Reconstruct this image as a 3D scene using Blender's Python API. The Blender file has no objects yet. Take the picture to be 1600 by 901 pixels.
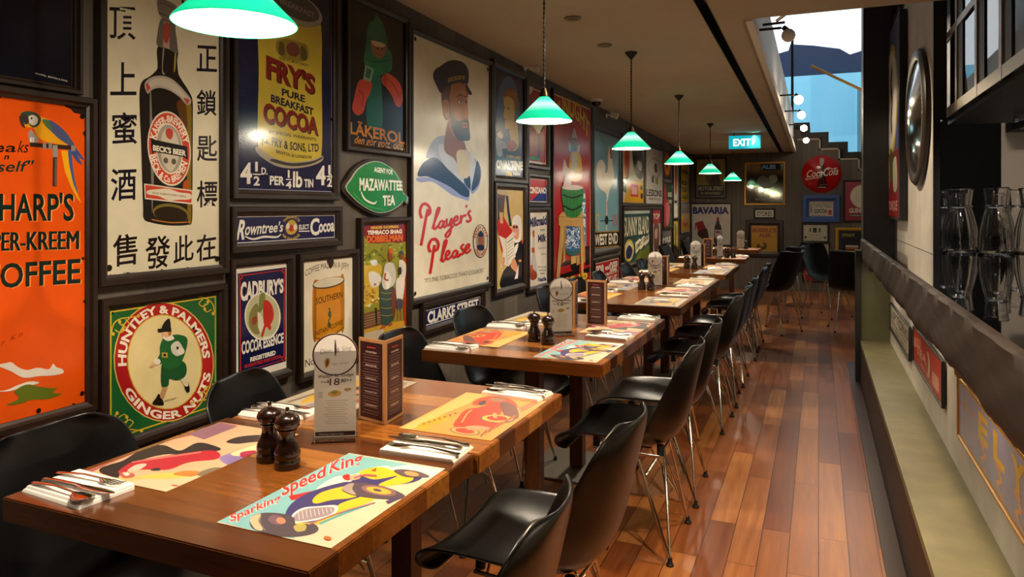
import bpy, bmesh, math, random
import numpy as np
from mathutils import Vector, Matrix
from mathutils.geometry import tessellate_polygon
random.seed(7)
SC = bpy.context.scene
COL = SC.collection
PI = math.pi
# ------------------------------------------------------------------ camera, world, exposure
FPX, VPX, HZY, EYE = 1125.0, 1279.0, 324.0, 1.35
YAW = math.atan((VPX - 800) / FPX)
CC, SS = math.cos(YAW), math.sin(YAW)
cam = bpy.data.cameras.new('camera'); camo = bpy.data.objects.new('camera', cam); COL.objects.link(camo)
cam.sensor_width = 36.0; cam.lens = FPX / 1600 * 36; cam.shift_y = -(450.5 - HZY) / 1600
cam.clip_start = .02
camo.location = (0, 0, EYE); camo.rotation_euler = (PI / 2, 0, YAW)
SC.camera = camo
SC.view_settings.view_transform = 'Standard'; SC.view_settings.look = 'None'
SC.view_settings.exposure = 0.0; SC.view_settings.gamma = 1.0; SC.view_settings.use_curve_mapping = False
SKY, PEND, WASH, DOWN, STRIP = 1.6, 11.5, 56.0, 155.0, 7.0
w = bpy.data.worlds.new('sky'); SC.world = w; w.use_nodes = True
bg = w.node_tree.nodes['Background']; bg.inputs[0].default_value = (.92, .97, 1, 1); bg.inputs[1].default_value = SKY


def light(name, kind, loc, energy, color=(1, .78, .52), target=None, **kw):
    d = bpy.data.lights.new(name, kind); d.energy = energy; d.color = color
    for k, v in kw.items(): setattr(d, k, v)
    o = bpy.data.objects.new(name, d); COL.objects.link(o); o.location = loc
    if target is not None:
        o.rotation_euler = (Vector(target) - Vector(loc)).to_track_quat('-Z', 'Y').to_euler()
    return o


def ceil_z(y): return 2.47 - .0175 * y
# ceiling track spots (in the dark slot) washing the wall of signs
for i, y in enumerate([0.1, 1.1, 2.1, 3.1, 4.1, 5.2, 6.4, 7.6, 9.0, 10.4]):
    light('track_light', 'SPOT', (-.555, y, ceil_z(y) - .004), WASH * (1.0 if i < 5 else .85), (1, .85, .66), (-2.0, y + .1, .75), spot_size=1.45, spot_blend=1.0, shadow_soft_size=.008)
# aisle downlights, with unseen ones added as fill behind camera and far back
for x, y, e in [(-.12, 1.7, 1.5), (-.05, 3.0, .95), (-.2, 5.0, .3), (-1.2, -.6, .5), (-.75, 9.6, .75)]:
    light('downlight_and_fill', 'SPOT', (x, y, ceil_z(y) - .03), DOWN * e, (1, .74, .46), (x, y, 0), spot_size=1.5, spot_blend=.8, shadow_soft_size=.05)
# bar: strip under the counter overhang
for y in [.5, 1.5, 2.5, 3.6, 4.6, 5.6]:
    light('counter_strip_light', 'AREA', (.43, y, .925), STRIP * .5, (1, .84, .58), (.40, y, 0), shape='RECTANGLE', size=.03, size_y=.7)
for y, e in [(2.6, 8), (4.9, 32), (6.0, 12)]:
    light('bar_spot', 'SPOT', (-.2, y - .3, 2.42), e * 3, (1, .82, .6), (.62, y, 1.5), spot_size=1.2, spot_blend=.8, shadow_soft_size=.03)
light('carafe_fill_light', 'AREA', (1.05, 4.7, 2.4), 20, (1, .93, .85), (.95, 4.9, 1.1), shape='RECTANGLE', size=.35, size_y=.12)  # unseen lamp added to put highlights on the carafes
light('carafe_fill_light', 'SPOT', (1.0, 3.9, 1.79), 40, (1, .9, .8), (.95, 4.9, 1.2), spot_size=1.6, spot_blend=.8, shadow_soft_size=.05)  # another unseen lamp, added to brighten the carafe glass


def ray(px, py):
    a = (px - 800) / FPX
    return (a * CC - SS, a * SS + CC, -(py - HZY) / FPX)
def onX(px, py, x): r = ray(px, py); k = x / r[0]; return (x, r[1] * k, EYE + r[2] * k)
def onY(px, py, y): r = ray(px, py); k = y / r[1]; return (r[0] * k, y, EYE + r[2] * k)
def onZ(px, py, z): r = ray(px, py); k = (z - EYE) / r[2]; return (r[0] * k, r[1] * k, z)

# ------------------------------------------------------------------ materials
MATS = {}
def s2l(c): return c / 12.92 if c <= .04045 else ((c + .055) / 1.055) ** 2.4
def hexc(h):
    h = h.lstrip('#')
    if len(h) == 3: h = ''.join(c * 2 for c in h)
    return tuple(s2l(int(h[i:i + 2], 16) / 255) for i in (0, 2, 4)) + (1,)
def pbsdf(name):
    m = bpy.data.materials.new(name); m.use_nodes = True
    return m, m.node_tree, m.node_tree.nodes['Principled BSDF']
def P(b, **kw):
    for k, v in kw.items(): b.inputs[k.replace('_', ' ')].default_value = v
def ink(h, rough=.22):
    k = (h, rough)
    if k not in MATS:
        m, t, b = pbsdf('enamel ' + h); P(b, Base_Color=hexc(h), Roughness=rough)
        tc = t.nodes.new('ShaderNodeTexCoord'); n = t.nodes.new('ShaderNodeTexNoise'); n.inputs['Scale'].default_value = 9; n.inputs['Detail'].default_value = 6
        mr = t.nodes.new('ShaderNodeMapRange'); mr.inputs[1].default_value = .3; mr.inputs[2].default_value = .7; mr.inputs[3].default_value = .88; mr.inputs[4].default_value = 1.03
        mx = t.nodes.new('ShaderNodeVectorMath'); mx.operation = 'SCALE'; mx.inputs[0].default_value = hexc(h)[:3]
        t.links.new(tc.outputs['Object'], n.inputs['Vector']); t.links.new(n.outputs[0], mr.inputs[0]); t.links.new(mr.outputs[0], mx.inputs['Scale']); t.links.new(mx.outputs[0], b.inputs['Base Color']); MATS[k] = m
    return MATS[k]
def solid(name, h, rough=.5, metal=0, **kw):
    if name not in MATS:
        m, t, b = pbsdf(name); P(b, Base_Color=hexc(h), Roughness=rough, Metallic=metal, **kw)
        n = t.nodes.new('ShaderNodeTexNoise'); n.inputs['Scale'].default_value = 40; n.inputs['Detail'].default_value = 3
        r = t.nodes.new('ShaderNodeMapRange'); r.inputs[3].default_value = rough * .85; r.inputs[4].default_value = min(1, rough * 1.15)
        t.links.new(n.outputs[0], r.inputs[0]); t.links.new(r.outputs[0], b.inputs['Roughness'])
        MATS[name] = m
    return MATS[name]
def emit(name, h, s, base='#ffffff'):
    if name not in MATS:
        m, t, b = pbsdf(name); P(b, Base_Color=hexc(base), Emission_Color=hexc(h), Emission_Strength=s); MATS[name] = m
    return MATS[name]
def glass(name, h='#ffffff', rough=0.0, ior=1.45):
    if name not in MATS:
        m, t, b = pbsdf(name); P(b, Base_Color=hexc(h), Roughness=rough, Transmission_Weight=1.0, IOR=ior); MATS[name] = m
    return MATS[name]
def node(t, kind, **kw):
    n = t.nodes.new(kind)
    for k, v in kw.items(): setattr(n, k, v)
    return n
def ramp(t, cols):
    r = t.nodes.new('ShaderNodeValToRGB'); e = r.color_ramp.elements
    while len(e) < len(cols): e.new(.5)
    for i, (p, h) in enumerate(cols): e[i].position = p; e[i].color = hexc(h)
    return r
def grain_wood(name, along, cols, strip=.1, rough=.3, grain=(60, 60, 3), gstr=.45, bump=.02, objrand=False, seam=.015, seamdark=.35, coat=0.0):
    """strips of wood side by side: 'along' = axis of the grain, strips counted on the axis 'across'"""
    ax, across = along
    m, t, b = pbsdf(name); L = t.links.new
    tc = node(t, 'ShaderNodeTexCoord'); sep = node(t, 'ShaderNodeSeparateXYZ'); L(tc.outputs['Object'], sep.inputs[0])
    d = node(t, 'ShaderNodeMath', operation='DIVIDE'); L(sep.outputs[across], d.inputs[0]); d.inputs[1].default_value = strip
    src = d
    if objrand:
        oi = node(t, 'ShaderNodeObjectInfo'); ml = node(t, 'ShaderNodeMath', operation='MULTIPLY'); ml.inputs[1].default_value = 37.0
        L(oi.outputs['Random'], ml.inputs[0]); ad = node(t, 'ShaderNodeMath', operation='ADD'); L(d.outputs[0], ad.inputs[0]); L(ml.outputs[0], ad.inputs[1]); src = ad
    fl = node(t, 'ShaderNodeMath', operation='FLOOR'); L(src.outputs[0], fl.inputs[0])
    wn = node(t, 'ShaderNodeTexWhiteNoise', noise_dimensions='1D'); L(fl.outputs[0], wn.inputs['W'])
    mp = node(t, 'ShaderNodeMapping'); L(tc.outputs['Object'], mp.inputs[0]); mp.inputs['Scale'].default_value = grain
    ofs = node(t, 'ShaderNodeVectorMath', operation='ADD'); L(mp.outputs[0], ofs.inputs[0])
    sc = node(t, 'ShaderNodeVectorMath', operation='SCALE'); L(wn.outputs['Color'], sc.inputs[0]); sc.inputs['Scale'].default_value = 50; L(sc.outputs[0], ofs.inputs[1])
    ns = node(t, 'ShaderNodeTexNoise'); L(ofs.outputs[0], ns.inputs['Vector']); ns.inputs['Scale'].default_value = 1; ns.inputs['Detail'].default_value = 6; ns.inputs['Roughness'].default_value = .65
    mx = node(t, 'ShaderNodeMix'); mx.inputs[0].default_value = gstr; L(wn.outputs['Value'], mx.inputs[2]); L(ns.outputs[0], mx.inputs[3])
    rp = ramp(t, cols); L(mx.outputs[0], rp.inputs[0])
    fr = node(t, 'ShaderNodeMath', operation='FRACT'); L(src.outputs[0], fr.inputs[0])
    lt = node(t, 'ShaderNodeMath', operation='LESS_THAN'); L(fr.outputs[0], lt.inputs[0]); lt.inputs[1].default_value = seam
    sm = node(t, 'ShaderNodeMath', operation='MULTIPLY'); L(lt.outputs[0], sm.inputs[0]); sm.inputs[1].default_value = 1 - seamdark
    dk = node(t, 'ShaderNodeMix', data_type='RGBA'); L(sm.outputs[0], dk.inputs[0]); L(rp.outputs[0], dk.inputs[6]); dk.inputs[7].default_value = hexc('#120a06')
    L(dk.outputs[2], b.inputs['Base Color'])
    bp = node(t, 'ShaderNodeBump'); bp.inputs['Strength'].default_value = .25; bp.inputs['Distance'].default_value = bump; L(ns.outputs[0], bp.inputs['Height']); L(bp.outputs[0], b.inputs['Normal'])
    P(b, Roughness=rough, Coat_Weight=coat, Coat_Roughness=.15)
    MATS[name] = m
    return m
W_TABLE = grain_wood('oiled table wood', (0, 1), [(0.12, '#2f170a'), (.40, '#653613'), (.66, '#8a511c'), (.95, '#c08640')], .103, .21, (3.5, 55, 55), .42, .001, True, .012, .3, .35)
W_POST = grain_wood('dark table post wood', (2, 0), [(.2, '#3a1c0c'), (.8, '#7a4a22')], .5, .4, (40, 40, 4), .8, .002, True, .0)
W_WALL = grain_wood('weathered wall boards', (2, 1), [(.1, '#332d27'), (.5, '#4f473e'), (.9, '#6b6156')], .24, .6, (30, 26, 1.6), .7, .004, False, .012, .3)
W_BACK = grain_wood('weathered back wall boards', (2, 0), [(.1, '#3b342e'), (.5, '#5d544a'), (.9, '#7d7266')], .24, .6, (26, 30, 1.6), .7, .004, False, .012, .3)
W_FRAME = grain_wood('dark frame wood', (2, 0), [(.1, '#150d09'), (.9, '#302116')], 3, .38, (30, 30, 5), .8, .001, True, .0)
W_BEAM = grain_wood('reclaimed bar beam', (1, 2), [(.1, '#090604'), (.5, '#190f0b'), (.9, '#33261d')], .4, .55, (14, 2.2, 18), .8, .006, False, .0)


def floor_mat():
    m, t, b = pbsdf('jarrah floorboards'); L = t.links.new
    tc = node(t, 'ShaderNodeTexCoord'); mp = node(t, 'ShaderNodeMapping'); L(tc.outputs['Object'], mp.inputs[0]); mp.inputs['Rotation'].default_value = (0, 0, PI / 2)
    br = node(t, 'ShaderNodeTexBrick'); L(mp.outputs[0], br.inputs['Vector']); br.offset = .37; br.squash = 1
    P(br, Color1=(0, 0, 0, 1), Color2=(1, 1, 1, 1), Mortar=(.5, .5, .5, 1), Scale=1.0, Mortar_Size=.0016, Mortar_Smooth=.2, Brick_Width=.95, Row_Height=.108)
    mg = node(t, 'ShaderNodeMapping'); L(tc.outputs['Object'], mg.inputs[0]); mg.inputs['Scale'].default_value = (45, 2.5, 1)
    of = node(t, 'ShaderNodeVectorMath', operation='ADD'); L(mg.outputs[0], of.inputs[0]); sc = node(t, 'ShaderNodeVectorMath', operation='SCALE'); sc.inputs['Scale'].default_value = 31; L(br.outputs['Color'], sc.inputs[0]); L(sc.outputs[0], of.inputs[1])
    ns = node(t, 'ShaderNodeTexNoise'); L(of.outputs[0], ns.inputs['Vector']); P(ns, Scale=1.0, Detail=6.0, Roughness=.62)
    mx = node(t, 'ShaderNodeMix'); mx.inputs[0].default_value = .58; L(br.outputs['Color'], mx.inputs[2]); L(ns.outputs[0], mx.inputs[3])
    rp = ramp(t, [(.08, '#45200f'), (.35, '#6f3b1b'), (.62, '#8f562a'), (.95, '#b98249')]); L(mx.outputs[0], rp.inputs[0])
    dk = node(t, 'ShaderNodeMix', data_type='RGBA'); L(br.outputs['Fac'], dk.inputs[0]); L(rp.outputs[0], dk.inputs[6]); dk.inputs[7].default_value = hexc('#1a0b05')
    L(dk.outputs[2], b.inputs['Base Color'])
    rr = node(t, 'ShaderNodeMapRange'); rr.inputs[3].default_value = .22; rr.inputs[4].default_value = .42; L(ns.outputs[0], rr.inputs[0]); L(rr.outputs[0], b.inputs['Roughness'])
    bp = node(t, 'ShaderNodeBump'); bp.inputs['Strength'].default_value = .3; bp.inputs['Distance'].default_value = .002; bp.invert = True; L(br.outputs['Fac'], bp.inputs['Height']); L(bp.outputs[0], b.inputs['Normal'])
    return m
FLOOR = floor_mat()
def mottled(name, c1, c2, scale, rough, bump=.003, metal=0, spec=.5):
    m, t, b = pbsdf(name); L = t.links.new
    tc = node(t, 'ShaderNodeTexCoord'); ns = node(t, 'ShaderNodeTexNoise'); L(tc.outputs['Object'], ns.inputs['Vector']); P(ns, Scale=scale, Detail=7.0, Roughness=.6)
    rp = ramp(t, [(.3, c1), (.7, c2)]); L(ns.outputs[0], rp.inputs[0]); L(rp.outputs[0], b.inputs['Base Color'])
    bp = node(t, 'ShaderNodeBump'); bp.inputs['Strength'].default_value = .3; bp.inputs['Distance'].default_value = bump; L(ns.outputs[0], bp.inputs['Height']); L(bp.outputs[0], b.inputs['Normal'])
    P(b, Roughness=rough, Metallic=metal, Specular_IOR_Level=spec); MATS[name] = m
    return m
CONC = mottled('polished concrete', '#57523a', '#6e694c', 6, .45)
PLASTER = mottled('pale bar wall plaster', '#aaa39a', '#c2bbb0', 5, .7)
CEIL = mottled('painted ceiling', '#b3a894', '#bdb29e', 2, .8, .001)
BLACK = solid('matt black paint', '#0c0b0c', .5)
BLACKG = solid('black gloss counter', '#050505', .04, Specular_IOR_Level=1.0, Coat_Weight=1.0, Coat_Roughness=.02, Coat_IOR=2.2)
SHELL = solid('black moulded plastic', '#0b0b0c', .3)
CHROME = solid('chromed steel wire', '#d8d2c6', .14, 1.0)
RUBBER = solid('black rubber', '#060606', .6)
STEEL = solid('brushed base steel', '#8d8880', .42, .9)
CUTL = solid('polished cutlery steel', '#e2dfda', .1, 1.0)
LINEN = solid('white paper napkin', '#f1ece4', .8)
WHITEP = solid('white painted reveal', '#e8e6e2', .6)
GOLD = solid('gilt moulding', '#b9853f', .35, .7)
MILLW = solid('dark mill wood', '#1f0e09', .22, Coat_Weight=.5)
MIRROR = solid('mirror silvering', '#c9c4bc', .03, 1.0)
LEATHER = solid('burgundy menu board', '#3f1016', .5)
MENUEDGE = solid('menu edge board', '#a5774a', .55)
CLEAR = glass('clear glass')
ACRYL = glass('clear acrylic', '#ffffff', 0, 1.3)


# ------------------------------------------------------------------ mesh helper
class MB:
    def __init__(s): s.v = []; s.f = []; s.m = []; s.mats = []
    def mi(s, mat):
        if mat not in s.mats: s.mats.append(mat)
        return s.mats.index(mat)
    def add(s, vs, fs, mat, M=None):
        n = len(s.v); i = s.mi(mat)
        s.v += [tuple(M @ Vector(v)) if M else tuple(v) for v in vs]
        for f in fs: s.f.append([n + k for k in f]); s.m.append(i)
        return s
    def box(s, a, b, mat, M=None, bev=0.0):
        bm = bmesh.new(); bmesh.ops.create_cube(bm, size=1)
        for v in bm.verts: v.co = Vector([(a[k] + b[k]) / 2 + v.co[k] * (b[k] - a[k]) for k in range(3)])
        if bev: bmesh.ops.bevel(bm, geom=bm.edges[:], offset=bev, segments=2, affect='EDGES')
        s.bm(bm, mat, M); return s
    def bm(s, bm, mat, M=None):
        bm.verts.index_update()
        s.add([v.co[:] for v in bm.verts], [[v.index for v in f.verts] for f in bm.faces], mat, M); bm.free(); return s
    def tube(s, pts, r, mat, n=8, caps=True, M=None):
        pts = [Vector(p) for p in pts]; rs = r if isinstance(r, (list, tuple)) else [r] * len(pts)
        vs = []; fs = []; up = None
        for i, p in enumerate(pts):
            d = (pts[min(i + 1, len(pts) - 1)] - pts[max(i - 1, 0)]).normalized()
            if up is None: up = d.orthogonal().normalized()
            a = (up - d * up.dot(d)); a = a.normalized() if a.length > 1e-6 else d.orthogonal().normalized(); up = a; b = d.cross(a)
            for k in range(n):
                t = 2 * PI * k / n; vs.append(p + (a * math.cos(t) + b * math.sin(t)) * rs[i])
        for i in range(len(pts) - 1):
            for k in range(n): fs.append([i * n + k, i * n + (k + 1) % n, (i + 1) * n + (k + 1) % n, (i + 1) * n + k])
        if caps: fs.append(list(range(n))[::-1]); fs.append([(len(pts) - 1) * n + k for k in range(n)])
        return s.add(vs, fs, mat, M)
    def lathe(s, prof, mat, n=28, M=None, closed=False):
        vs = []; fs = []
        for r, z in prof:
            for k in range(n):
                t = 2 * PI * k / n; vs.append((r * math.cos(t), r * math.sin(t), z))
        m = len(prof)
        for i in range(m if closed else m - 1):
            j = (i + 1) % m
            for k in range(n): fs.append([i * n + k, i * n + (k + 1) % n, j * n + (k + 1) % n, j * n + k])
        if not closed:
            if prof[0][0] > 0: fs.append(list(range(n))[::-1])
            if prof[-1][0] > 0: fs.append([(m - 1) * n + k for k in range(n)])
        return s.add(vs, fs, mat, M)
    def prism(s, poly, a, b, mat, M=None, axis=1):
        """closed outline in the plane across 'axis', extruded from a to b"""
        def mk(p, t): q = list(p); q.insert(axis, t); return tuple(q)
        n = len(poly); vs = [mk(p, a) for p in poly] + [mk(p, b) for p in poly]
        tri = tessellate_polygon([[Vector((p[0], p[1], 0)) for p in poly]])
        fs = [list(t) for t in tri] + [[n + k for k in t][::-1] for t in tri]
        fs += [[i, (i + 1) % n, n + (i + 1) % n, n + i] for i in range(n)]
        return s.add(vs, fs, mat, M)
    def ribbon(s, secs, mat, n=8, M=None):
        """elliptic sections along x: (x, half width, z, half thickness)"""
        vs = []; fs = []
        for x, hw, z, ht in secs:
            for k in range(n):
                t = 2 * PI * k / n; vs.append((x, hw * math.cos(t), z + ht * math.sin(t)))
        for i in range(len(secs) - 1):
            for k in range(n): fs.append([i * n + k, i * n + (k + 1) % n, (i + 1) * n + (k + 1) % n, (i + 1) * n + k])
        fs.append(list(range(n))[::-1]); fs.append([(len(secs) - 1) * n + k for k in range(n)])
        return s.add(vs, fs, mat, M)
    def build(s, name, parent=None, smooth=False, fix=True):
        me = bpy.data.meshes.new(name); me.from_pydata([tuple(v) for v in s.v], [], s.f)
        for m in s.mats: me.materials.append(m)
        me.polygons.foreach_set('material_index', s.m)
        if fix:
            bm = bmesh.new(); bm.from_mesh(me); bmesh.ops.recalc_face_normals(bm, faces=bm.faces[:]); bm.to_mesh(me); bm.free()
        if smooth:
            me.polygons.foreach_set('use_smooth', [True] * len(me.polygons))
            try: me.set_sharp_from_angle(angle=math.radians(40))
            except Exception: pass
        me.update()
        o = bpy.data.objects.new(name, me); COL.objects.link(o)
        if parent: o.parent = parent
        return o


def tag(o, label=None, cat=None, group=None, kind=None):
    if label: o['label'] = label
    if cat: o['category'] = cat
    if group: o['group'] = group
    if kind: o['kind'] = kind
    return o
def empty(name, loc=(0, 0, 0), rz=0, label=None, cat=None, group=None):
    o = bpy.data.objects.new(name, None); COL.objects.link(o); o.location = loc; o.rotation_euler = (0, 0, rz); o.empty_display_size = .05
    return tag(o, label, cat, group)
def dup(o, loc=None, rz=None, label=None, group=None):
    c = o.copy(); COL.objects.link(c)
    for ch in o.children:
        d = ch.copy(); COL.objects.link(d); d.parent = c
        for g in ch.children:
            e = g.copy(); COL.objects.link(e); e.parent = d
    if loc is not None: c.location = loc
    if rz is not None: c.rotation_euler = (0, 0, rz)
    return tag(c, label, None, group)
def struct(name, mb, label=None, smooth=False): return tag(mb.build(name, smooth=smooth), label or name.replace('_', ' '), None, None, 'structure')


# ------------------------------------------------------------------ the room shell
Y0, Y1 = -3.0, 12.5
XW = -2.0
struct('floor', MB().box((XW - .1, Y0, -.1), (4.2, Y1 + .2, 0), FLOOR), 'reddish hardwood floorboards of the aisle')
struct('wall_left', MB().box((XW - .12, Y0, 0), (XW, Y1 + .2, 2.75), W_WALL), 'dark grey wood board wall hung with signs')
struct('wall_front', MB().box((XW, Y0 - .1, 0), (4.2, Y0, 2.7), solid('front wall paint', '#3a322b', .7)))
struct('wall_right', MB().box((4.1, Y0, 0), (4.2, Y1 + .2, 5.0), solid('side wall paint', '#8d877f', .7)))
# back wall with its stepped top under the staircase
st = [(XW, 0), (4.1, 0), (4.1, .9)]
run, rise, xs, zt = .281, .166, -.262, 2.445
stepline = []
x, z = .019, zt
prof_r = []
while x < 2.8 and z > .9:
    prof_r.append((x, z)); prof_r.append((x, z - rise)); x += run; z -= rise
prof_r += [(4.1, z)]
st = [(XW, 0), (4.1, 0)] + prof_r[::-1] + [(-.262, zt), (-.262, 2.61), (-.40, 2.61), (-.40, 2.73), (XW, 2.73)]
struct('wall_back', MB().prism(st, Y1, Y1 + .1, W_BACK), 'dark wood board back wall with a stepped top')
tr = MB(); cream = solid('pale step edging', '#b5a993', .6)
px_, pz_ = -.30, zt
for (a, b), (c, d) in zip([(-.30, zt)] + prof_r[:-1], prof_r):
    lo = (min(a, c) - .012, Y1 - .012, min(b, d) - .012); hi = (max(a, c) + .012, Y1 - .001, max(b, d) + .012)
    tr.box(lo, hi, cream)
struct('trim_1', tr, 'thin pale edging along the stepped wall top')
# staircase behind the wall: dark stepped stringer
sp = []; x, z = -.132, 2.73
top = [(-.75, z)]
while x < 3.2 and z > .8: top.append((x, z)); top.append((x, z - rise)); x += run; z -= rise
poly = top + [(x, z), (x, z - .6), (-.75, 1.9)]
struct('staircase_1', MB().prism(poly, Y1 + .12, Y1 + 1.2, solid('dark stair stringer', '#2a2624', .5)), 'dark stepped staircase behind the back wall')

# ceiling, slot and opening
def slab(x0, x1, ya, yb, th=.14, mat=CEIL):
    mb = MB(); za, zb = ceil_z(ya), ceil_z(yb)
    vs = [(x0, ya, za), (x1, ya, za), (x1, yb, zb), (x0, yb, zb), (x0, ya, za + th), (x1, ya, za + th), (x1, yb, zb + th), (x0, yb, zb + th)]
    return mb.add(vs, [[0, 1, 2, 3], [7, 6, 5, 4], [0, 4, 5, 1], [1, 5, 6, 2], [2, 6, 7, 3], [3, 7, 4, 0]], mat)
struct('ceiling', slab(XW, -.585, Y0, Y1), 'beige painted ceiling over the tables')
struct('ceiling_strip', slab(-.53, -.37, Y0, Y1), 'narrow ceiling strip beside the opening')
struct('ceiling_bar', slab(-.37, .62, Y0, 4.2), 'ceiling over the near aisle')
struct('ceiling_bar_side', slab(.62, 4.1, Y0, 2.0).box((.62, 2.0, 2.5), (4.1, 4.1, 2.6), CEIL), 'ceiling over the near bar')
struct('ceiling_slot', MB().box((-.60, Y0, 2.56), (-.515, Y1, 2.60), BLACK), 'dark recessed slot in the ceiling')
sl = MB()
for xa, xb in ((-.5875, -.5835), (-.5315, -.5275)):
    v8 = [(x_, y_, ceil_z(y_) + dz_) for y_ in (Y0, Y1) for x_ in (xa, xb) for dz_ in (-.0015, .12)]
    sl.add(v8, [[0, 1, 3, 2], [4, 6, 7, 5], [0, 4, 5, 1], [2, 3, 7, 6], [0, 2, 6, 4], [1, 5, 7, 3]], BLACK)
struct('trim_4', sl, 'black liner added inside the ceiling slot to absorb light')  # liner added so the slot sides soak up the track light
# white upstand around the opening
up = MB(); zc = lambda y: ceil_z(y)
vs = []
for y in (4.2, Y1):
    vs += [(-.40, y, zc(y) + .0), (-.372, y, zc(y) + .0), (-.372, y, 2.98 if y < 5 else 2.84), (-.40, y, 2.98 if y < 5 else 2.84)]
up.add(vs, [[0, 1, 2, 3], [4, 5, 6, 7], [0, 1, 5, 4], [1, 2, 6, 5], [2, 3, 7, 6], [3, 0, 4, 7]], WHITEP)
vs = []
for y in (4.2, Y1): vs += [(-.375, y, zc(y) - .012), (-.335, y, zc(y) - .012), (-.335, y, zc(y) + .05), (-.375, y, zc(y) + .05)]
up.add(vs, [[0, 1, 2, 3], [4, 5, 6, 7], [0, 1, 5, 4], [1, 2, 6, 5], [2, 3, 7, 6], [3, 0, 4, 7]], WHITEP)
struct('trim_2', up, 'white upstand and lip of the ceiling opening')
# upper void walls
struct('wall_void', MB().box((-1.35, 4.0, 2.6), (-1.25, Y1 + .1, 5.0), WHITEP).box((-1.3, 4.02, 2.5), (4.1, 4.14, 5.0), WHITEP), 'pale walls above the ceiling opening')
struct('unseen_void_roof', MB().box((-1.4, 4.0, 5.0), (4.2, Y1 + .0, 5.1), WHITEP), 'unseen roof added over the ceiling opening to cut sky light')  # out-of-view roof added to cut the sky light coming down the void

# outdoors beyond the glass end
struct('wall_outdoor', MB().prism([(-3, 0), (6, 0), (6, 4.06), (-3, 4.06)], 16, 16.2, mottled('pool blue render', '#86d6f4', '#9ce0f8', 1.2, .6)), 'bright blue wall outside the glass')
cp_ = [onY(px, py, 16.6) for px, py in ((1170, 96), (1215, 84), (1232, 79), (1235, 69), (1270, 71), (1312, 76), (1328, 85), (1350, 78), (1420, 62), (1520, 66), (1640, 20))]
cano = MB().prism([(q[0], q[2]) for q in cp_] + [(cp_[-1][0], 3.9), (cp_[0][0], 3.9)], 16.6, 18.5, solid('navy canopy cloth', '#1d2f4d', .7))
tag(cano.build('canopy'), 'dark navy canopy roof seen beyond the glass over the blue wall', 'canopy')

def thin_pane(name, tint='#ffffff', refl=1.0, haze=0.0):
    m = bpy.data.materials.new(name); m.use_nodes = True; t = m.node_tree; t.nodes.clear(); L = t.links.new
    out = node(t, 'ShaderNodeOutputMaterial'); tr_ = node(t, 'ShaderNodeBsdfTransparent'); tr_.inputs[0].default_value = hexc(tint)
    gl = node(t, 'ShaderNodeBsdfGlossy'); gl.inputs['Roughness'].default_value = .01
    fr = node(t, 'ShaderNodeFresnel'); fr.inputs[0].default_value = 1.5; mu = node(t, 'ShaderNodeMath', operation='MULTIPLY'); mu.inputs[1].default_value = refl; L(fr.outputs[0], mu.inputs[0])
    mx = node(t, 'ShaderNodeMixShader'); L(mu.outputs[0], mx.inputs[0]); L(tr_.outputs[0], mx.inputs[1]); L(gl.outputs[0], mx.inputs[2])
    last = mx
    if haze:
        df = node(t, 'ShaderNodeBsdfDiffuse'); df.inputs[0].default_value = hexc('#c9d3d8'); m2 = node(t, 'ShaderNodeMixShader'); m2.inputs[0].default_value = haze
        L(mx.outputs[0], m2.inputs[1]); L(df.outputs[0], m2.inputs[2]); last = m2
    L(last.outputs[0], out.inputs[0]); MATS[name] = m; return m
PANE = thin_pane('window pane glass', '#fafdff')
FROST = thin_pane('etched balustrade glass', '#e3ecee', 1, .35)

wn = MB().box((-1.25, Y1 + 1.3, 2.6), (.62, Y1 + 1.312, 5.0), PANE).box((.64, Y1 + 1.3, 2.2), (4.1, Y1 + 1.312, 5.0), PANE)
wn.box((-1.25, Y1 + 1.27, 4.93), (4.1, Y1 + 1.34, 5.0), WHITEP)
struct('window_1', wn, 'clear glass end of the stair void')
g = empty('glass_balustrade', (-.45, Y1 + .3, 2.7), 0, 'clear glass balustrade with slim brass handrail climbing the dark stairs', 'balustrade')
lo = lambda x: 2.73 - (x + .132) * rise / run
gp = [(x - -.45, lo(x) - .45 - 2.7) for x in (-.12, .55)] + [(x - -.45, lo(x) + .95 - 2.7) for x in (.55, -.12)]
MB().prism(gp, 0, .012, PANE).build('glass_panel', g)
gp = [(x - -.45, lo(x) - .45 - 2.7) for x in (.57, 1.5)] + [(x - -.45, lo(x) + .95 - 2.7) for x in (1.5, .57)]
MB().prism(gp, 0, .012, FROST).build('glass_panel', g)
MB().tube([(-.12 + .45, -.03, lo(-.12) + .95 - 2.7), (1.6 + .45, -.03, lo(1.6) + .95 - 2.7)], .022, GOLD).build('handrail', g, True)
MB().box((.03, -.02, -.1), (.07, .03, 1.5), BLACK).build('post', g)

# ------------------------------------------------------------------ bar side
struct('foot_ledge', MB().box((.295, Y0, .0), (.50, 6.15, .30), BLACK).box((.295, Y0, .30), (.50, 6.15, .33), CONC), 'raised concrete foot ledge along the bar')
struct('trim_3', MB().box((.228, Y0, 0), (.293, 6.9, .012), solid('dark floor border', '#2a160f', .4)), 'dark timber border between floorboards and bar plinth')
struct('wall_bar_front', MB().box((.50, Y0, .0), (.60, 6.15, 1.055), PLASTER), 'pale plastered bar front under the counter')
ep = MB().box((.30, 6.15, 0), (.60, 6.25, 1.05), mottled('olive concrete', '#4c4a30', '#5f5c3e', 4, .5)).box((.262, 6.12, 0), (.298, 6.27, 1.02), BLACK)
struct('wall_bar_end', ep, 'olive end panel closing the bar recess')
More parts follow.
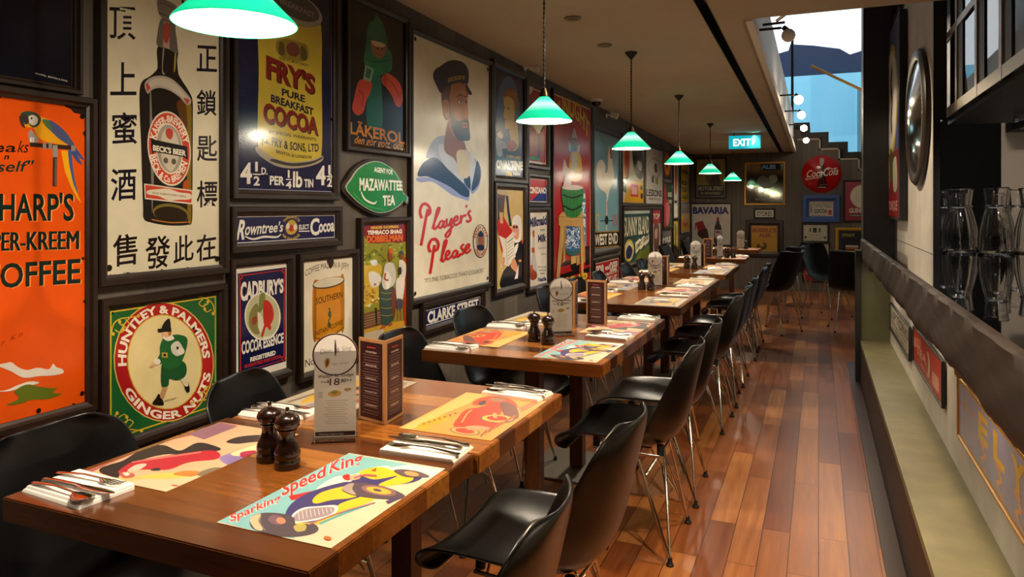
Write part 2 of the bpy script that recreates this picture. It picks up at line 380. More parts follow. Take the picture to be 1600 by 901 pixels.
# reclaimed beam edge of the counter
bm = bmesh.new(); ny, nz = 420, 7
L_ = []
rnd = random.Random(3)
bot = [.942 + .005 * math.sin(i * .055) + .003 * math.sin(i * .23 + 1) + rnd.uniform(-.002, .002) - (.014 if (i // 31) % 4 == 0 else 0) for i in range(ny + 1)]
for i in range(ny + 1):
    y = Y0 + (6.30 - Y0) * i / ny; r_ = []
    for k in range(nz):
        z = bot[i] + (1.10 - bot[i]) * k / (nz - 1); r_.append((.302 + .0018 * math.sin(i * .23 + k) + .0018 * math.sin(i * .61 + 2 * k) + (.012 if k == 0 else 0), y, z))
    r_ += [(.308 + .003 * math.sin(i * .27) * math.sin(i * .05), y, 1.105), (.326, y, 1.105), (.3262, y, 1.056), (.355, y, 1.05), (.355, y, bot[i] + .005)]
    L_.append([bm.verts.new(p) for p in r_])
for i in range(ny):
    n = len(L_[i])
    for k in range(n): bm.faces.new((L_[i][k], L_[i + 1][k], L_[i + 1][(k + 1) % n], L_[i][(k + 1) % n]))
bm.faces.new(L_[0]); bm.faces.new(L_[-1][::-1])
tag(MB().bm(bm, W_BEAM).build('counter_beam', None, True), 'rough reclaimed dark timber beam edging the bar counter', 'beam')
tag(MB().box((.328, Y0, 1.06), (1.9, 6.30, 1.10), BLACKG, None, .003).build('bar_countertop'), 'black mirror gloss bar countertop behind the timber beam', 'countertop')
for k, y in enumerate((.6, 2.98, 4.5)):
    tag(MB().box((.385, y, .93), (.50, y + .07, 1.058), W_POST, None, .004).box((.455, y, .74), (.498, y + .07, .93), W_POST, None, .004).build('counter_bracket'), ['dark wooden bracket under the counter nearest the camera', 'dark wooden bracket under the counter between the red and the lilac sign', 'dark wooden bracket under the counter between the white and the red sign'][k], 'bracket', 'brackets under the bar counter')
struct('pillar_1', MB().box((.325, 6.32, .0), (.548, 6.60, 5.0), solid('dark slate pillar paint', '#15161a', .45)), 'black square pillar at the end of the bar')
struct('wall_bar', MB().box((.56, 4.38, 1.102), (.582, 6.30, 5.0), PLASTER).box((.557, 4.36, 1.102), (.586, 4.378, 1.81), BLACK).box((.557, 4.36, 1.81), (.617, 4.378, 3.2), BLACK).box((.5825, 4.378, 1.102), (.586, 6.2, 1.81), BLACK), 'pale plaster pier beside the bar')
bb = MB().box((.59, 6.20, 1.102), (1.22, 6.30, 2.05), solid('dead black cabinet paint', '#030303', .8, Specular_IOR_Level=.1)).box((1.222, 6.22, 1.102), (2.4, 6.30, 2.02), solid('taupe bar back panel', '#8b7c68', .6))
struct('wall_bar_back', bb, 'black and taupe end wall of the bar')
t = empty('back_bar_shelf', (1.24, 5.9, 2.03), 0, 'timber slatted back bar shelf glimpsed under the hanging glass rack', 'shelf')
sh = MB()
for k in range(4): sh.box((0, 0, .02 + k * .075), (.95, .28, .065 + k * .075), W_TABLE if k % 2 else W_POST)
sh.build('slats', t)
MB().box((0, .02, -.14), (.95, .26, .0), BLACK).build('case', t)
MB().box((.03, .005, -.115), (.11, .018, -.02), solid('violet LED colour', '#4a2d86', .4)).box((.14, .01, -.06), (.155, .018, -.045), STEEL).box((.14, .01, -.10), (.155, .018, -.085), STEEL).build('violet_led_block', t)  # violet block stands in for a purple LED, its glow given as plain colour

# hanging glass rack over the bar
rk = empty('hanging_glass_rack', (.62, 4.55, 1.82), 0, 'black framed hanging glass rack above the bar counter', 'rack')
LITE = solid('pale metal rack edge', '#a9a39a', .35, .6)
for nm, za, zb in (('bottom_rail', 0, .05), ('middle_rail', .405, .44)):
    MB().box((0, -3.2, za), (.03, 0, zb), BLACK).box((-.004, -3.2, za), (.0, 0, zb), LITE).build(nm, rk)
for y in (0, -.45, -.93, -1.38, -1.85, -2.3):
    wd_ = .10 if y == 0 else .17
    MB().box((.0005, y - wd_, .0), (.014, y, .98), BLACK).box((-.005, y - .045, -.001), (.0005, y - .001, .98), LITE).build('mullion', rk)
for ya, yb in [(-.45, -.10), (-.93, -.62), (-1.38, -1.10), (-1.85, -1.55), (-2.3, -2.02)]:
    MB().box((.006, ya, .05), (.010, yb, .405), PANE).build('glass_pane', rk)
    MB().box((.006, ya, .44), (.010, yb, .98), PANE).build('glass_pane', rk)
MB().box((.0302, -3.2, -.02), (.34, 0, .004), BLACK).build('shelf_board', rk)
MB().tube([(.3, -.2, -.06), (.3, -3.1, -.06)], .018, solid('dark pipe', '#1b1b1c', .3)).tube([(.3, -.2, -.06), (.3, -.2, 0)], .01, BLACK).tube([(.3, -1.6, -.06), (.3, -1.6, 0)], .01, BLACK).build('hanger_pipe', rk, True)
for y in (-.02, -1.6, -3.0): MB().tube([(.03, y, .97), (.03, y, 1.9)], .008, BLACK).build('suspension_rod', rk)

# carafes on the mirror counter
prof_o = [(.0, .0), (.079, .0), (.085, .008), (.085, .05), (.079, .12), (.065, .19), (.052, .236), (.049, .245), (.056, .25), (.056, .256), (.049, .262), (.053, .30), (.058, .345), (.062, .352), (.060, .357)]
prof_i = [(r - .0045, z + .002) for r, z in prof_o[3:]][::-1]
prof_i = [(.056, .354), (.0535, .345), (.0485, .30), (.0445, .262), (.044, .245), (.0475, .236), (.0605, .19), (.0745, .12), (.0805, .05), (.08, .016), (.0, .014)]
car = MB().lathe(prof_o + prof_i, CLEAR, 96)
car.v = [(x * q, y * q, z) for x, y, z in car.v for q in (1 + (.022 * math.cos(12 * math.atan2(y, x)) if .03 < z < .24 and math.hypot(x, y) > .035 else 0),)]
car = car.build('glass_carafe', None, True)
cl = ['clear glass carafe standing in front of the others on the bar counter'] + ['clear glass carafe, %s in distance along the bar counter' % q for q in ('second', 'third', 'fourth', 'fifth', 'sixth', 'seventh')] + ['clear glass carafe cut off by the frame edge']
for k, (x, y) in enumerate([(.885, 4.62), (.725, 4.72), (1.10, 4.86), (.785, 5.0), (.97, 4.99), (.74, 5.28), (1.13, 5.3), (1.3, 5.05)]):
    c = car if k == 0 else dup(car)
    c.location = (x, y, 1.102); tag(c, cl[k], 'carafe', 'glass carafes on the bar counter')

# ------------------------------------------------------------------ chairs
def shell_mesh(prof, hw, curl, lift, nu=26, nv=16, roundtop=.12, roundfront=.22):
    def cr(arr, t):
        n = len(arr) - 1; x = t * n; i = min(int(x), n - 1); f = x - i
        p = [arr[max(i - 1, 0)], arr[i], arr[i + 1], arr[min(i + 2, n)]]
        h = lambda a, b, c, d: .5 * (2 * b + (c - a) * f + (2 * a - 5 * b + 4 * c - d) * f * f + (3 * b - a - 3 * c + d) * f ** 3)
        return tuple(h(*q) for q in zip(*p)) if isinstance(arr[0], tuple) else h(*p)
    vs = []; fs = []
    for i in range(nu + 1):
        t = i / nu; x, z = cr(prof, t); x2, z2 = cr(prof, min(1, t + .01)); x1, z1 = cr(prof, max(0, t - .01))
        tx, tz = x2 - x1, z2 - z1; l = math.hypot(tx, tz); nx, nz = tz / l, -tx / l
        wd = cr(hw, t); c = cr(curl, t)
        if t > 1 - roundtop: q = (t - (1 - roundtop)) / roundtop; wd *= (1 - .42 * q ** 2.6)
        if t < roundfront: q = (roundfront - t) / roundfront; wd *= (1 - .27 * q ** 2.6)
        for j in range(nv + 1):
            v = -1 + 2 * j / nv; k = c * abs(v) ** 2.4
            vs.append((x + nx * k, wd * v, z + nz * k + lift * 0))
    for i in range(nu):
        for j in range(nv):
            a = i * (nv + 1) + j; fs.append([a, a + 1, a + nv + 2, a + nv + 1])
    return vs, fs
PROF = [(.255, .372), (.276, .398), (.255, .428), (.12, .420), (0, .404), (-.09, .408), (-.155, .438), (-.195, .505), (-.218, .59), (-.238, .68), (-.255, .76), (-.266, .815)]
HW = [.20, .214, .226, .234, .237, .238, .238, .235, .227, .216, .203, .188]
CURL = [.004, .010, .030, .055, .072, .088, .100, .105, .092, .070, .048, .032]
def add_shell(mb_parent, mat, prof=PROF, hw=HW, curl=CURL, name='seat_shell', thick=.009):
    vs, fs = shell_mesh(prof, hw, curl, 0)
    # normals: curl towards the sitter
    o = MB().add(vs, fs, mat).build(name, mb_parent, True, fix=False)
    o.data.polygons.foreach_set('use_smooth', [True] * len(o.data.polygons))
    md = o.modifiers.new('thickness', 'SOLIDIFY'); md.thickness = thick; md.offset = 0
    md2 = o.modifiers.new('round', 'SUBSURF'); md2.levels = 1; md2.render_levels = 1
    return o
def make_wire_chair():
    r = empty('shell_chair')
    add_shell(r, SHELL)
    for sx in (1, -1):
        for sy in (1, -1):
            fx, fy = sx * .175 + .005, sy * .20
            lg = MB().tube([(fx, fy, .02), (sx * .13 + .01, sy * .055, .392)], .0055, CHROME, 8).tube([(fx, fy, .02), (sx * .045 + .01, sy * .165, .392)], .0055, CHROME, 8).build('leg', r, True)
            MB().lathe([(.006, 0), (.014, .0), (.015, .006), (.009, .014), (.008, .032), (.0, .033)], RUBBER, 12, Matrix.Translation((fx, fy, .0))).build('foot', lg, True)
    br = MB()
    for sx in (1, -1):
        br.tube([(sx * .15, .127, .20), (sx * .10, 0, .30), (sx * .15, -.127, .20)], .004, CHROME, 6)
    for sy in (1, -1):
        br.tube([(.118, sy * .19, .14), (.03, sy * .10, .335), (-.03, sy * .10, .335), (-.118, sy * .19, .14)], .004, CHROME, 6)
    for x in (-.06, .07): br.tube([(x, -.13, .30), (x, .13, .30)], .006, CHROME, 6)
    br.tube([(.14, -.15, .392), (.14, .15, .392), (-.12, .165, .392), (-.12, -.165, .392), (.14, -.15, .392)], .006, CHROME, 8)
    for x, y in ((.14, .12), (.14, -.12), (-.12, .13), (-.12, -.13)): br.tube([(x, y, .388), (x, y, .428)], .014, RUBBER, 10)
    br.build('wire_bracing', r, True)
    return r
ORD = ['first', 'second', 'third', 'fourth', 'fifth', 'sixth', 'seventh', 'eighth', 'ninth', 'tenth', 'eleventh']
UC = [1.267, 1.888, 2.957, 3.578, 4.662, 5.284, 5.905, 6.93, 7.552, 9.0, 11.0]
TX = -1.152
ch0 = make_wire_chair(); first = True
aisle = [(0, 1.23, -.69, 4), (1, 1.85, -.685, -3), (2, 2.93, -.685, 0), (3, 3.50, -.685, 2), (4, 4.64, -.69, -2), (5, 5.25, -.69, 3), (6, 5.84, -.69, 0), (7, 6.86, -.69, 2), (8, 7.45, -.69, -2)]
wall = [(0, 1.19, -1.50, 3), (1, 1.81, -1.47, 13), (2, 2.68, -1.45, 2), (3, 3.42, -1.48, -4), (4, 4.55, -1.47, 3), (5, 5.2, -1.47, -2), (6, 5.82, -1.47, 2), (7, 6.75, -1.47, 0), (8, 7.4, -1.47, 3)]
for side, rows, rz in (('aisle', aisle, PI), ('wall', wall, 0)):
    for i, y, x, j in rows:
        c = ch0 if first else dup(ch0)
        first = False
        c.location = (x, y, 0); c.rotation_euler = (0, 0, rz + math.radians(j))
        tag(c, 'black moulded shell chair on wire legs at the %s side of the %s table' % (side, ORD[i]), 'chair', 'black shell chairs along the tables')
# far chairs: wider shells on four straight chrome legs
PROF2 = [(.25, .425), (.235, .445), (.16, .445), (.05, .435), (-.06, .44), (-.14, .47), (-.19, .54), (-.225, .64), (-.255, .74), (-.275, .83), (-.285, .86), (-.29, .875)]
HW2 = [.20, .215, .225, .235, .245, .255, .262, .265, .265, .262, .255, .25]
CURL2 = [-.005, .0, .01, .03, .06, .09, .11, .11, .10, .085, .07, .065]
def make_tub_chair():
    r = empty('tub_chair'); add_shell(r, solid('black tub chair plastic', '#080707', .5, Specular_IOR_Level=.3), PROF2, HW2, CURL2)
    for sx in (1, -1):
        for sy in (1, -1):
            lg = MB().tube([(sx * .21, sy * .21, .012), (sx * .12, sy * .15, .435)], [.009, .013], CHROME, 10).build('leg', r, True)
            MB().tube([(sx * .212, sy * .212, 0), (sx * .21, sy * .21, .016)], .012, RUBBER, 8).build('foot', lg)
    return r
tb0 = make_tub_chair()
tubs = [(-.45, 8.35, PI - .45, 'black tub chair turned towards the ninth table beside the aisle'), (-.46, 9.35, PI - .35, 'black tub chair beside the tenth table on the aisle side'), (-.35, 10.75, PI - .3, 'black tub chair drawn up to the eleventh table by the back wall'),
        (.09, 9.75, -.6, 'black tub chair turned sideways in front of the white and red sign'), (.34, 8.75, PI / 2 + .15, 'black tub chair with its back to the camera beside the bar end'), (-1.55, 9.0, 0, 'black tub chair at the wall side of the tenth table'), (-1.62, 10.9, 0, 'black tub chair at the wall side of the eleventh table')]
for k, (x, y, rz, lab) in enumerate(tubs):
    c = tb0 if k == 0 else dup(tb0)
    c.location = (x, y, 0); c.rotation_euler = (0, 0, rz); tag(c, lab, 'chair', 'tub chairs at the far end')

# ------------------------------------------------------------------ tables
def make_table():
    r = empty('pedestal_table')
    MB().box((-.392, -.309, .70), (.392, .309, .75), W_TABLE, None, .0025).build('tabletop', r)
    MB().box((-.034, -.034, .012), (.034, .034, .70), W_POST, None, .003).build('post', r)
    MB().box((-.225, -.225, 0), (.225, .225, .012), STEEL, None, .002).build('base_plate', r)
    MB().box((-.16, -.03, .682), (.16, .03, .6999), BLACK).build('top_bracket', r)
    return r
tt0 = make_table()
for i, y in enumerate(UC):
    t = tt0 if i == 0 else dup(tt0)
    t.location = (TX - (.012 if i == 0 else 0) - (.02 if i > 8 else 0), y, 0)
    tag(t, 'wooden pedestal table with steel base plate, %s along the wall from the camera' % ORD[i], 'table', 'wooden tables along the wall')

# ------------------------------------------------------------------ printed things: signs, mats, cards
GL = {}
def glyphs(txt, bold=.0, res=3):
    k = (txt, bold)
    if k in GL: return GL[k]
    c = bpy.data.curves.new('g', 'FONT'); c.body = txt; c.size = 1; c.offset = bold; c.resolution_u = res
    o = bpy.data.objects.new('g', c); COL.objects.link(o); bpy.context.view_layer.update()
    m = o.evaluated_get(bpy.context.evaluated_depsgraph_get()).to_mesh()
    v = [(p.co.x, p.co.y) for p in m.vertices]; f = [list(p.vertices) for p in m.polygons]
    bpy.data.objects.remove(o); bpy.data.curves.remove(c)
    xs = [p[0] for p in v] or [0, 1]
    ys = [p[1] for p in v] or [0, 1]
    GL[k] = (v, f, min(xs), max(xs), min(ys), max(ys)); return GL[k]
CAP = .729
def homog(src, dst):
    A = []; b = []
    for (x, y), (u, v) in zip(src, dst):
        A.append([x, y, 1, 0, 0, 0, -u * x, -u * y]); b.append(u); A.append([0, 0, 0, x, y, 1, -v * x, -v * y]); b.append(v)
    h = np.linalg.solve(np.array(A), np.array(b)); return np.append(h, 1).reshape(3, 3)
def crc(pts, n=6, closed=True):
    out = []; N = len(pts)
    for i in range(N if closed else N - 1):
        p = [pts[(i + k - 1) % N] if closed else pts[min(max(i + k - 1, 0), N - 1)] for k in range(4)]
        for j in range(n):
            f = j / n
            out.append(tuple(.5 * (2 * p[1][c] + (p[2][c] - p[0][c]) * f + (2 * p[0][c] - 5 * p[1][c] + 4 * p[2][c] - p[3][c]) * f * f + (3 * p[1][c] - p[0][c] - 3 * p[2][c] + p[3][c]) * f ** 3) for c in (0, 1)))
    if not closed: out.append(tuple(pts[-1]))
    return out


class Sign:
    def __init__(s, org, R, U, W, H, quad=None, base='#eee8d8', t=.010, w0=.002, rough=.2, edge=None, outline=None, dz=2.5e-5):
        s.W, s.H, s.t, s.rough = W, H, t, rough
        R = Vector(R).normalized(); U = Vector(U).normalized(); N = R.cross(U)
        s.M = Matrix(((R.x, U.x, N.x, org[0]), (R.y, U.y, N.y, org[1]), (R.z, U.z, N.z, org[2]), (0, 0, 0, 1)))
        d = [(-W / 2, H / 2), (W / 2, H / 2), (W / 2, -H / 2), (-W / 2, -H / 2)]
        s.hu = homog([(0, 0), (1, 0), (1, 1), (0, 1)], d); s.hp = homog(quad, d) if quad else s.hu
        s.mode = 'p' if quad else 'u'; s.vw = (0, 0, 1); s.k = 0; s.dz = dz; s.clip = True
        s.mb = MB()
        if outline is None:
            s.mb.box((-W / 2, -H / 2, w0), (W / 2, H / 2, t), ink(base, rough))
        else:
            s.clip = False
            pts = [s.loc(p) for p in outline]; s.mb.prism(pts, w0, t, ink(base, rough), None, 2)
    def view(s, ox=0, oy=0, sc=1): s.mode = 'p'; s.vw = (ox, oy, sc); return s
    def unit(s): s.mode = 'u'; return s
    def loc(s, p):
        x, y = p
        if s.mode == 'p': ox, oy, sc = s.vw; x = ox + x / sc; y = oy + y / sc; h = s.hp
        else: h = s.hu
        q = h @ np.array([x, y, 1.0]); u, v = q[0] / q[2], q[1] / q[2]
        if s.clip: u = min(max(u, -s.W / 2), s.W / 2); v = min(max(v, -s.H / 2), s.H / 2)
        return (float(u), float(v))
    def lay(s, pts, tris, col, rough=None, rise=0.0):
        s.k += 1; z = s.t + s.k * s.dz
        if rise: s.k += int(len(pts) * rise / s.dz) + 1
        s.mb.add([(*s.loc(p), z + i * rise) for i, p in enumerate(pts)], tris, ink(col, s.rough if rough is None else rough)); return s
    def poly(s, pts, col, smooth=0):
        if smooth: pts = crc(pts, smooth)
        q = [s.loc(p) for p in pts]
        tri = tessellate_polygon([[Vector((a, b, 0)) for a, b in q]])
        return s.lay(pts, [list(t) for t in tri], col)
    def sm(s, pts, col): return s.poly(pts, col, 5)
    def rect(s, x0, y0, x1, y1, col): return s.poly([(x0, y0), (x1, y0), (x1, y1), (x0, y1)], col)
    def ell(s, cx, cy, rx, ry, col, rot=0, n=32, a0=0, a1=360):
        c, d = math.cos(math.radians(rot)), math.sin(math.radians(rot)); p = []
        for i in range(n):
            a = math.radians(a0 + (a1 - a0) * i / (n if a1 - a0 == 360 else n - 1)); x, y = rx * math.cos(a), ry * math.sin(a); p.append((cx + x * c - y * d, cy + x * d + y * c))
        return s.poly(p, col)
    def stroke(s, pts, w, col, smooth=6, closed=False, taper=False):
        if smooth: pts = crc(pts, smooth, closed)
        if closed: pts = pts + pts[:1]
        n = len(pts); vs = []; fs = []
        for i, p in enumerate(pts):
            a, b = pts[max(i - 1, 0)], pts[min(i + 1, n - 1)]; dx, dy = b[0] - a[0], b[1] - a[1]; l = math.hypot(dx, dy) or 1
            ww = w[min(int(i / n * len(w)), len(w) - 1)] if isinstance(w, list) else w
            if taper: ww *= .35 + .65 * math.sin(PI * (i + .5) / n)
            vs += [(p[0] - dy / l * ww / 2, p[1] + dx / l * ww / 2), (p[0] + dy / l * ww / 2, p[1] - dx / l * ww / 2)]
        for i in range(n - 1): fs.append([2 * i, 2 * i + 1, 2 * i + 3, 2 * i + 2])
        return s.lay(vs, fs, col, None, *([] if 'lay' in s.__dict__ else [1.5e-6]))
    def border(s, m, w, col):
        """a line frame inset by m, width w (unit fractions of the height)"""
        mo = s.mode; s.mode = 'u'; a = s.H / s.W; o = (m * a, m); i = ((m + w) * a, m + w)
        vs = [(o[0], o[1]), (1 - o[0], o[1]), (1 - o[0], 1 - o[1]), (o[0], 1 - o[1]), (i[0], i[1]), (1 - i[0], i[1]), (1 - i[0], 1 - i[1]), (i[0], 1 - i[1])]
        s.lay(vs, [[k, (k + 1) % 4, 4 + (k + 1) % 4, 4 + k] for k in range(4)], col); s.mode = mo; return s
    def text(s, txt, x0, y0, x1, y1, h, col, h1=None, bold=.02, shear=0, bow=0):
        v, f, a, b, lo, hi = glyphs(txt, bold); h1 = h if h1 is None else h1; out = []
        for gx, gy in v:
            u = (gx - a) / (b - a); g = gy / CAP; hh = h + (h1 - h) * u
            out.append((x0 + (x1 - x0) * u + shear * g * hh, y0 + (y1 - y0) * u - g * hh - bow * 4 * u * (1 - u)))
        return s.lay(out, f, col)
    def stext(s, txt, x0, y0, x1, y1, h, col, sh='#2b1d12', d=(.05, .05), **k):
        s.text(txt, x0 + d[0] * h, y0 + d[1] * h, x1 + d[0] * h, y1 + d[1] * h, h, sh, **k); return s.text(txt, x0, y0, x1, y1, h, col, **k)
    def arc(s, txt, cx, cy, rx, ry, a0, a1, h, col, bold=.02, inner=False):
        v, f, a, b, lo, hi = glyphs(txt, bold); out = []
        for gx, gy in v:
            u = (gx - a) / (b - a); g = gy / CAP * h; t = math.radians(a0 + (a1 - a0) * u); q = -g if inner else g
            out.append((cx + (rx + q) * math.cos(t), cy + (ry + q) * math.sin(t)))
        return s.lay(out, f, col)
    def chips(s, n, seed, col='#2a1c14', r=.012, edge=True):
        """rust chips along the enamel's rim"""
        mo = s.mode; s.mode = 'u'; rr = random.Random(seed); a = s.H / s.W
        for i in range(n):
            e = rr.random() * 4; u = rr.random(); k = int(e)
            x, y = [(u, 0), (1, u), (u, 1), (0, u)][k]; q = r * rr.uniform(.35, 1.2)
            s.poly([(x + q * a * rr.uniform(.4, 1) * math.cos(t * 1.05), y + q * rr.uniform(.4, 1) * math.sin(t * 1.05)) for t in range(6)], col)
        s.mode = mo; return s
    def holes(s, pts=((.03, .02), (.97, .02), (.03, .98), (.97, .98)), r=.008, col='#1a120c'):
        mo = s.mode; s.mode = 'u'
        for x, y in pts: s.ell(x, y, r * s.H / s.W, r, col, n=10)
        s.mode = mo; return s
    def done(s, name, label, cat, group=None, frame=None, parent=None, fmat=None, prof=None):
        """frame = (width, thickness)"""
        o = s.mb.build(name, parent, False, fix=False)
        o.matrix_basis = s.M
        if label: tag(o, label, cat, group)
        if frame:
            fw, ft = frame[:2]; pr = [(0, .0), (0, ft * .55), (fw * .25, ft * .7), (fw * .45, ft), (fw * .9, ft), (fw, ft * .85), (fw, 0)]
            W, H = s.W / 2, s.H / 2; vs = []; fs = []
            for sx, sy in ((-1, -1), (1, -1), (1, 1), (-1, 1)):
                for d, z in pr: vs.append((sx * (W + d - .004), sy * (H + d - .004), z + .0005))
            n = len(pr)
            for c in range(4):
                e = (c + 1) % 4
                for k in range(n): fs.append([c * n + k, e * n + k, e * n + (k + 1) % n, c * n + (k + 1) % n])
            fo = MB().add(vs, fs, fmat or W_FRAME).build('frame', o)
        s.o = o
        return o


def wallsign(quad, plane='left', at=None, **k):
    if plane == 'left': at = XW + .002 if at is None else at; P3 = [onX(*p, at) for p in quad]; uv = [(p[1], p[2]) for p in P3]
    elif plane == 'back': at = Y1 - .002 if at is None else at; P3 = [onY(*p, at) for p in quad]; uv = [(p[0], p[2]) for p in P3]
    elif plane == 'right': P3 = [onX(*p, at) for p in quad]; uv = [(-p[1], p[2]) for p in P3]
    u0 = (uv[0][0] + uv[3][0]) / 2; u1 = (uv[1][0] + uv[2][0]) / 2; v1 = (uv[0][1] + uv[1][1]) / 2; v0 = (uv[2][1] + uv[3][1]) / 2
    c = ((u0 + u1) / 2, (v0 + v1) / 2)
    if plane == 'left': org = (at, c[0], c[1]); R = (0, 1, 0)
    elif plane == 'back': org = (c[0], at, c[1]); R = (1, 0, 0)
    else: org = (at, -c[0], c[1]); R = (0, -1, 0)
    return Sign(org, R, (0, 0, 1), u1 - u0, v1 - v0, quad, **k)
CREAM, INKB, RED, NAVY = '#ded3bb', '#171411', '#b3201b', '#15173f'
GS = 'signs on the board wall'
FR = (.034, .03)

# --- navy sign cut by the frame corner
s = wallsign([(-90, -130), (112, -110), (112, 135), (-90, 114)], base='#0d0e1c')
s.view(0, 0, 2.65).text('MINIMAL  BRITON & SONS', 118, 300, 265, 326, 7, '#c9c4b6').border(.012, .006, '#3c2d22')
s.done('enamel_sign', 'dark navy enamel sign above the orange parrot sign', 'sign', GS, (.02, .03))

# --- orange sign with parrot
s = wallsign([(-75, 141), (127, 165), (134, 627), (-75, 683)], base='#e2540d')
s.view(0, 160, 5.007)
s.poly([(430, -30), (450, 0), (480, 28), (520, 45), (545, 72), (590, 80), (625, 100), (660, 130), (660, -60)], '#2a1d14')
s.sm([(505, 330), (560, 340), (600, 385), (628, 428), (600, 420), (575, 390), (612, 465), (570, 440), (530, 380)], '#3c4f86')
s.poly([(500, 355), (530, 360), (540, 480), (560, 600), (590, 690), (560, 660), (520, 560)], '#3a5a8c')
s.poly([(448, 360), (500, 360), (515, 480), (545, 610), (585, 700), (615, 765), (580, 730), (530, 640), (480, 520)], '#e8a818')
s.sm([(130, 80), (180, 66), (240, 72), (290, 105), (350, 125), (420, 170), (480, 240), (520, 310), (500, 325), (420, 310), (320, 290), (265, 250), (230, 190), (180, 185), (150, 150)], '#e2a01c')
s.sm([(300, 130), (340, 125), (400, 150), (470, 205), (530, 280), (570, 345), (560, 355), (500, 315), (430, 270), (370, 215), (325, 175)], '#4a5276')
s.sm([(300, 132), (345, 128), (360, 165), (380, 200), (340, 190), (315, 160)], '#4f6a3c')
s.sm([(130, 82), (180, 64), (235, 70), (275, 95), (290, 130), (265, 175), (225, 185), (185, 150), (160, 110)], '#3d4a3a')
s.sm([(190, 110), (225, 92), (262, 112), (262, 150), (232, 172), (195, 150)], '#d7d0c4')
s.sm([(125, 100), (160, 86), (190, 110), (195, 150), (170, 165), (160, 150), (165, 192), (140, 175), (124, 135)], '#3b3530')
s.ell(217, 118, 7, 8, '#1c1714')
s.poly([(190, 225), (215, 200), (240, 235), (270, 262), (272, 300), (205, 305), (193, 270)], '#9c8f86')
s.poly([(205, 262), (222, 262), (222, 300), (205, 300)], '#ddd5c8'); s.poly([(226, 262), (238, 262), (238, 300), (226, 300)], '#ddd5c8')
s.poly([(205, 300), (560, 322), (560, 356), (205, 332)], '#3a2620')
for a in (305, 350): s.poly([(a, 300), (a + 26, 300), (a + 26, 352), (a, 350)], '#8d8279')
s.rect(525, 318, 560, 362, '#8d8279')
s.rect(382, 318, 420, 410, '#9a9086'); s.rect(384, 410, 418, 635, '#43302a'); s.rect(400, 420, 416, 630, '#6b5648')
s.text('ks', 110, 378, 185, 378, 95, INKB, shear=.25, bold=.0); s.text('a', 12, 375, 95, 375, 75, INKB, shear=.25, bold=.01); s.text('spe', -170, 375, 0, 375, 75, INKB, shear=.25)
s.text('n', 5, 432, 40, 430, 45, INKB, shear=.3); s.text('itself"', -140, 530, 215, 520, 85, '#14332c', shear=.3, bold=.01)
for dx, c in ((10, '#ff9a52'), (0, '#14261f')):
    s.view(0, 160, 5.007).text("SHARP'S", -118 + dx, 898 + dx / 2, 552 + dx, 893 + dx / 2, 210, c, bold=.02)
    s.view(0, 320, 2.372)
    for e_ in (0, 2.5, 5): s.text('SUPER-KREEM', -118 + e_ + dx / 2.4, 162 + dx / 5, 278 + e_ + dx / 2.4, 150 + dx / 5, 72, c, h1=72, bold=0)
    s.text('TOFFEE', -78 + dx / 2.4, 300 + dx / 5, 290 + dx / 2.4, 274 + dx / 5, 92, c, h1=92, bold=.018)
s.ell(298, 185, 5, 6, '#14261f')
s.view(0, 440, 4.093)
s.sm([(-40, 520), (20, 505), (60, 500), (100, 530), (160, 550), (230, 535), (300, 545), (330, 510), (350, 530), (390, 545), (395, 570), (330, 585), (240, 590), (140, 600), (60, 560), (0, 535)], '#e3d9cc')
s.sm([(-40, 690), (30, 680), (100, 650), (180, 625), (240, 635), (130, 665), (40, 690)], '#e3d9cc')
s.sm([(30, 780), (110, 735), (80, 690), (160, 645), (250, 660), (330, 670), (360, 668), (330, 700), (390, 706), (300, 740), (190, 745), (120, 770)], '#5d6a1a')
s.text('T y  K n', -60, 410, 125, 330, 40, '#7a2a10', shear=.3, bold=-.01)
s.chips(16, 4).holes(((.965, .035), (.965, .965), (.6, .985)))
s.done('enamel_sign', 'orange enamel sign with a blue and yellow parrot on a perch', 'sign', GS, (.03, .03))

# --- tall white sign with beer bottle and Chinese characters
s = wallsign([(158, -75), (339, -42), (341, 411), (162, 436)], base='#d8d0b4')
s.view(0, 0, 2.65)
for ch, x, y, sz in [('頂', 440, 60, 105), ('上', 445, 285, 105), ('蜜', 452, 488, 102), ('酒', 450, 715, 102), ('正', 800, 165, 88), ('鎖', 800, 352, 88), ('匙', 803, 545, 88), ('標', 803, 735, 90)]:
    v, f, a, b, lo, hi = glyphs(ch, .012); k = 1.28 if x < 500 else 1.25
    s.lay([(x + (gx - a) / (b - a) * sz, y + (hi - gy) / (hi - lo) * sz * k - 14 * ((gx - a) / (b - a) - .5) * (1 if x < 500 else .6)) for gx, gy in v], f, '#1c1720')
s.view(0, 320, 2.372)
for ch, x, y, sz in [('售', 412, 118, 88), ('發', 528, 118, 92), ('此', 632, 110, 76), ('在', 718, 100, 76)]:
    v, f, a, b, lo, hi = glyphs(ch, .012)
    s.lay([(x + (gx - a) / (b - a) * sz, y + (hi - gy) / (hi - lo) * sz * 1.3 - 16 * ((gx - a) / (b - a) - .5)) for gx, gy in v], f, '#1c1310')
s.text('Printed by the Enamel Works', 450, 262, 545, 255, 7, '#6b5f4c'); s.text('Proprietary to Messrs Bros & Co', 615, 246, 775, 226, 7, '#6b5f4c')
s.view(200, 0, 4.29)
s.text('um', 330, 8, 480, 12, 40, '#2c2748', bold=.03)
s.sm([(175, 320), (170, 440), (165, 480), (120, 530), (70, 570), (52, 640), (55, 800), (65, 1000), (72, 1200), (80, 1400), (85, 1478), (130, 1500), (250, 1512), (380, 1500), (410, 1470), (412, 1300), (412, 1000), (412, 760), (408, 650), (380, 590), (330, 520), (310, 480), (303, 400), (300, 320)], '#241d18')
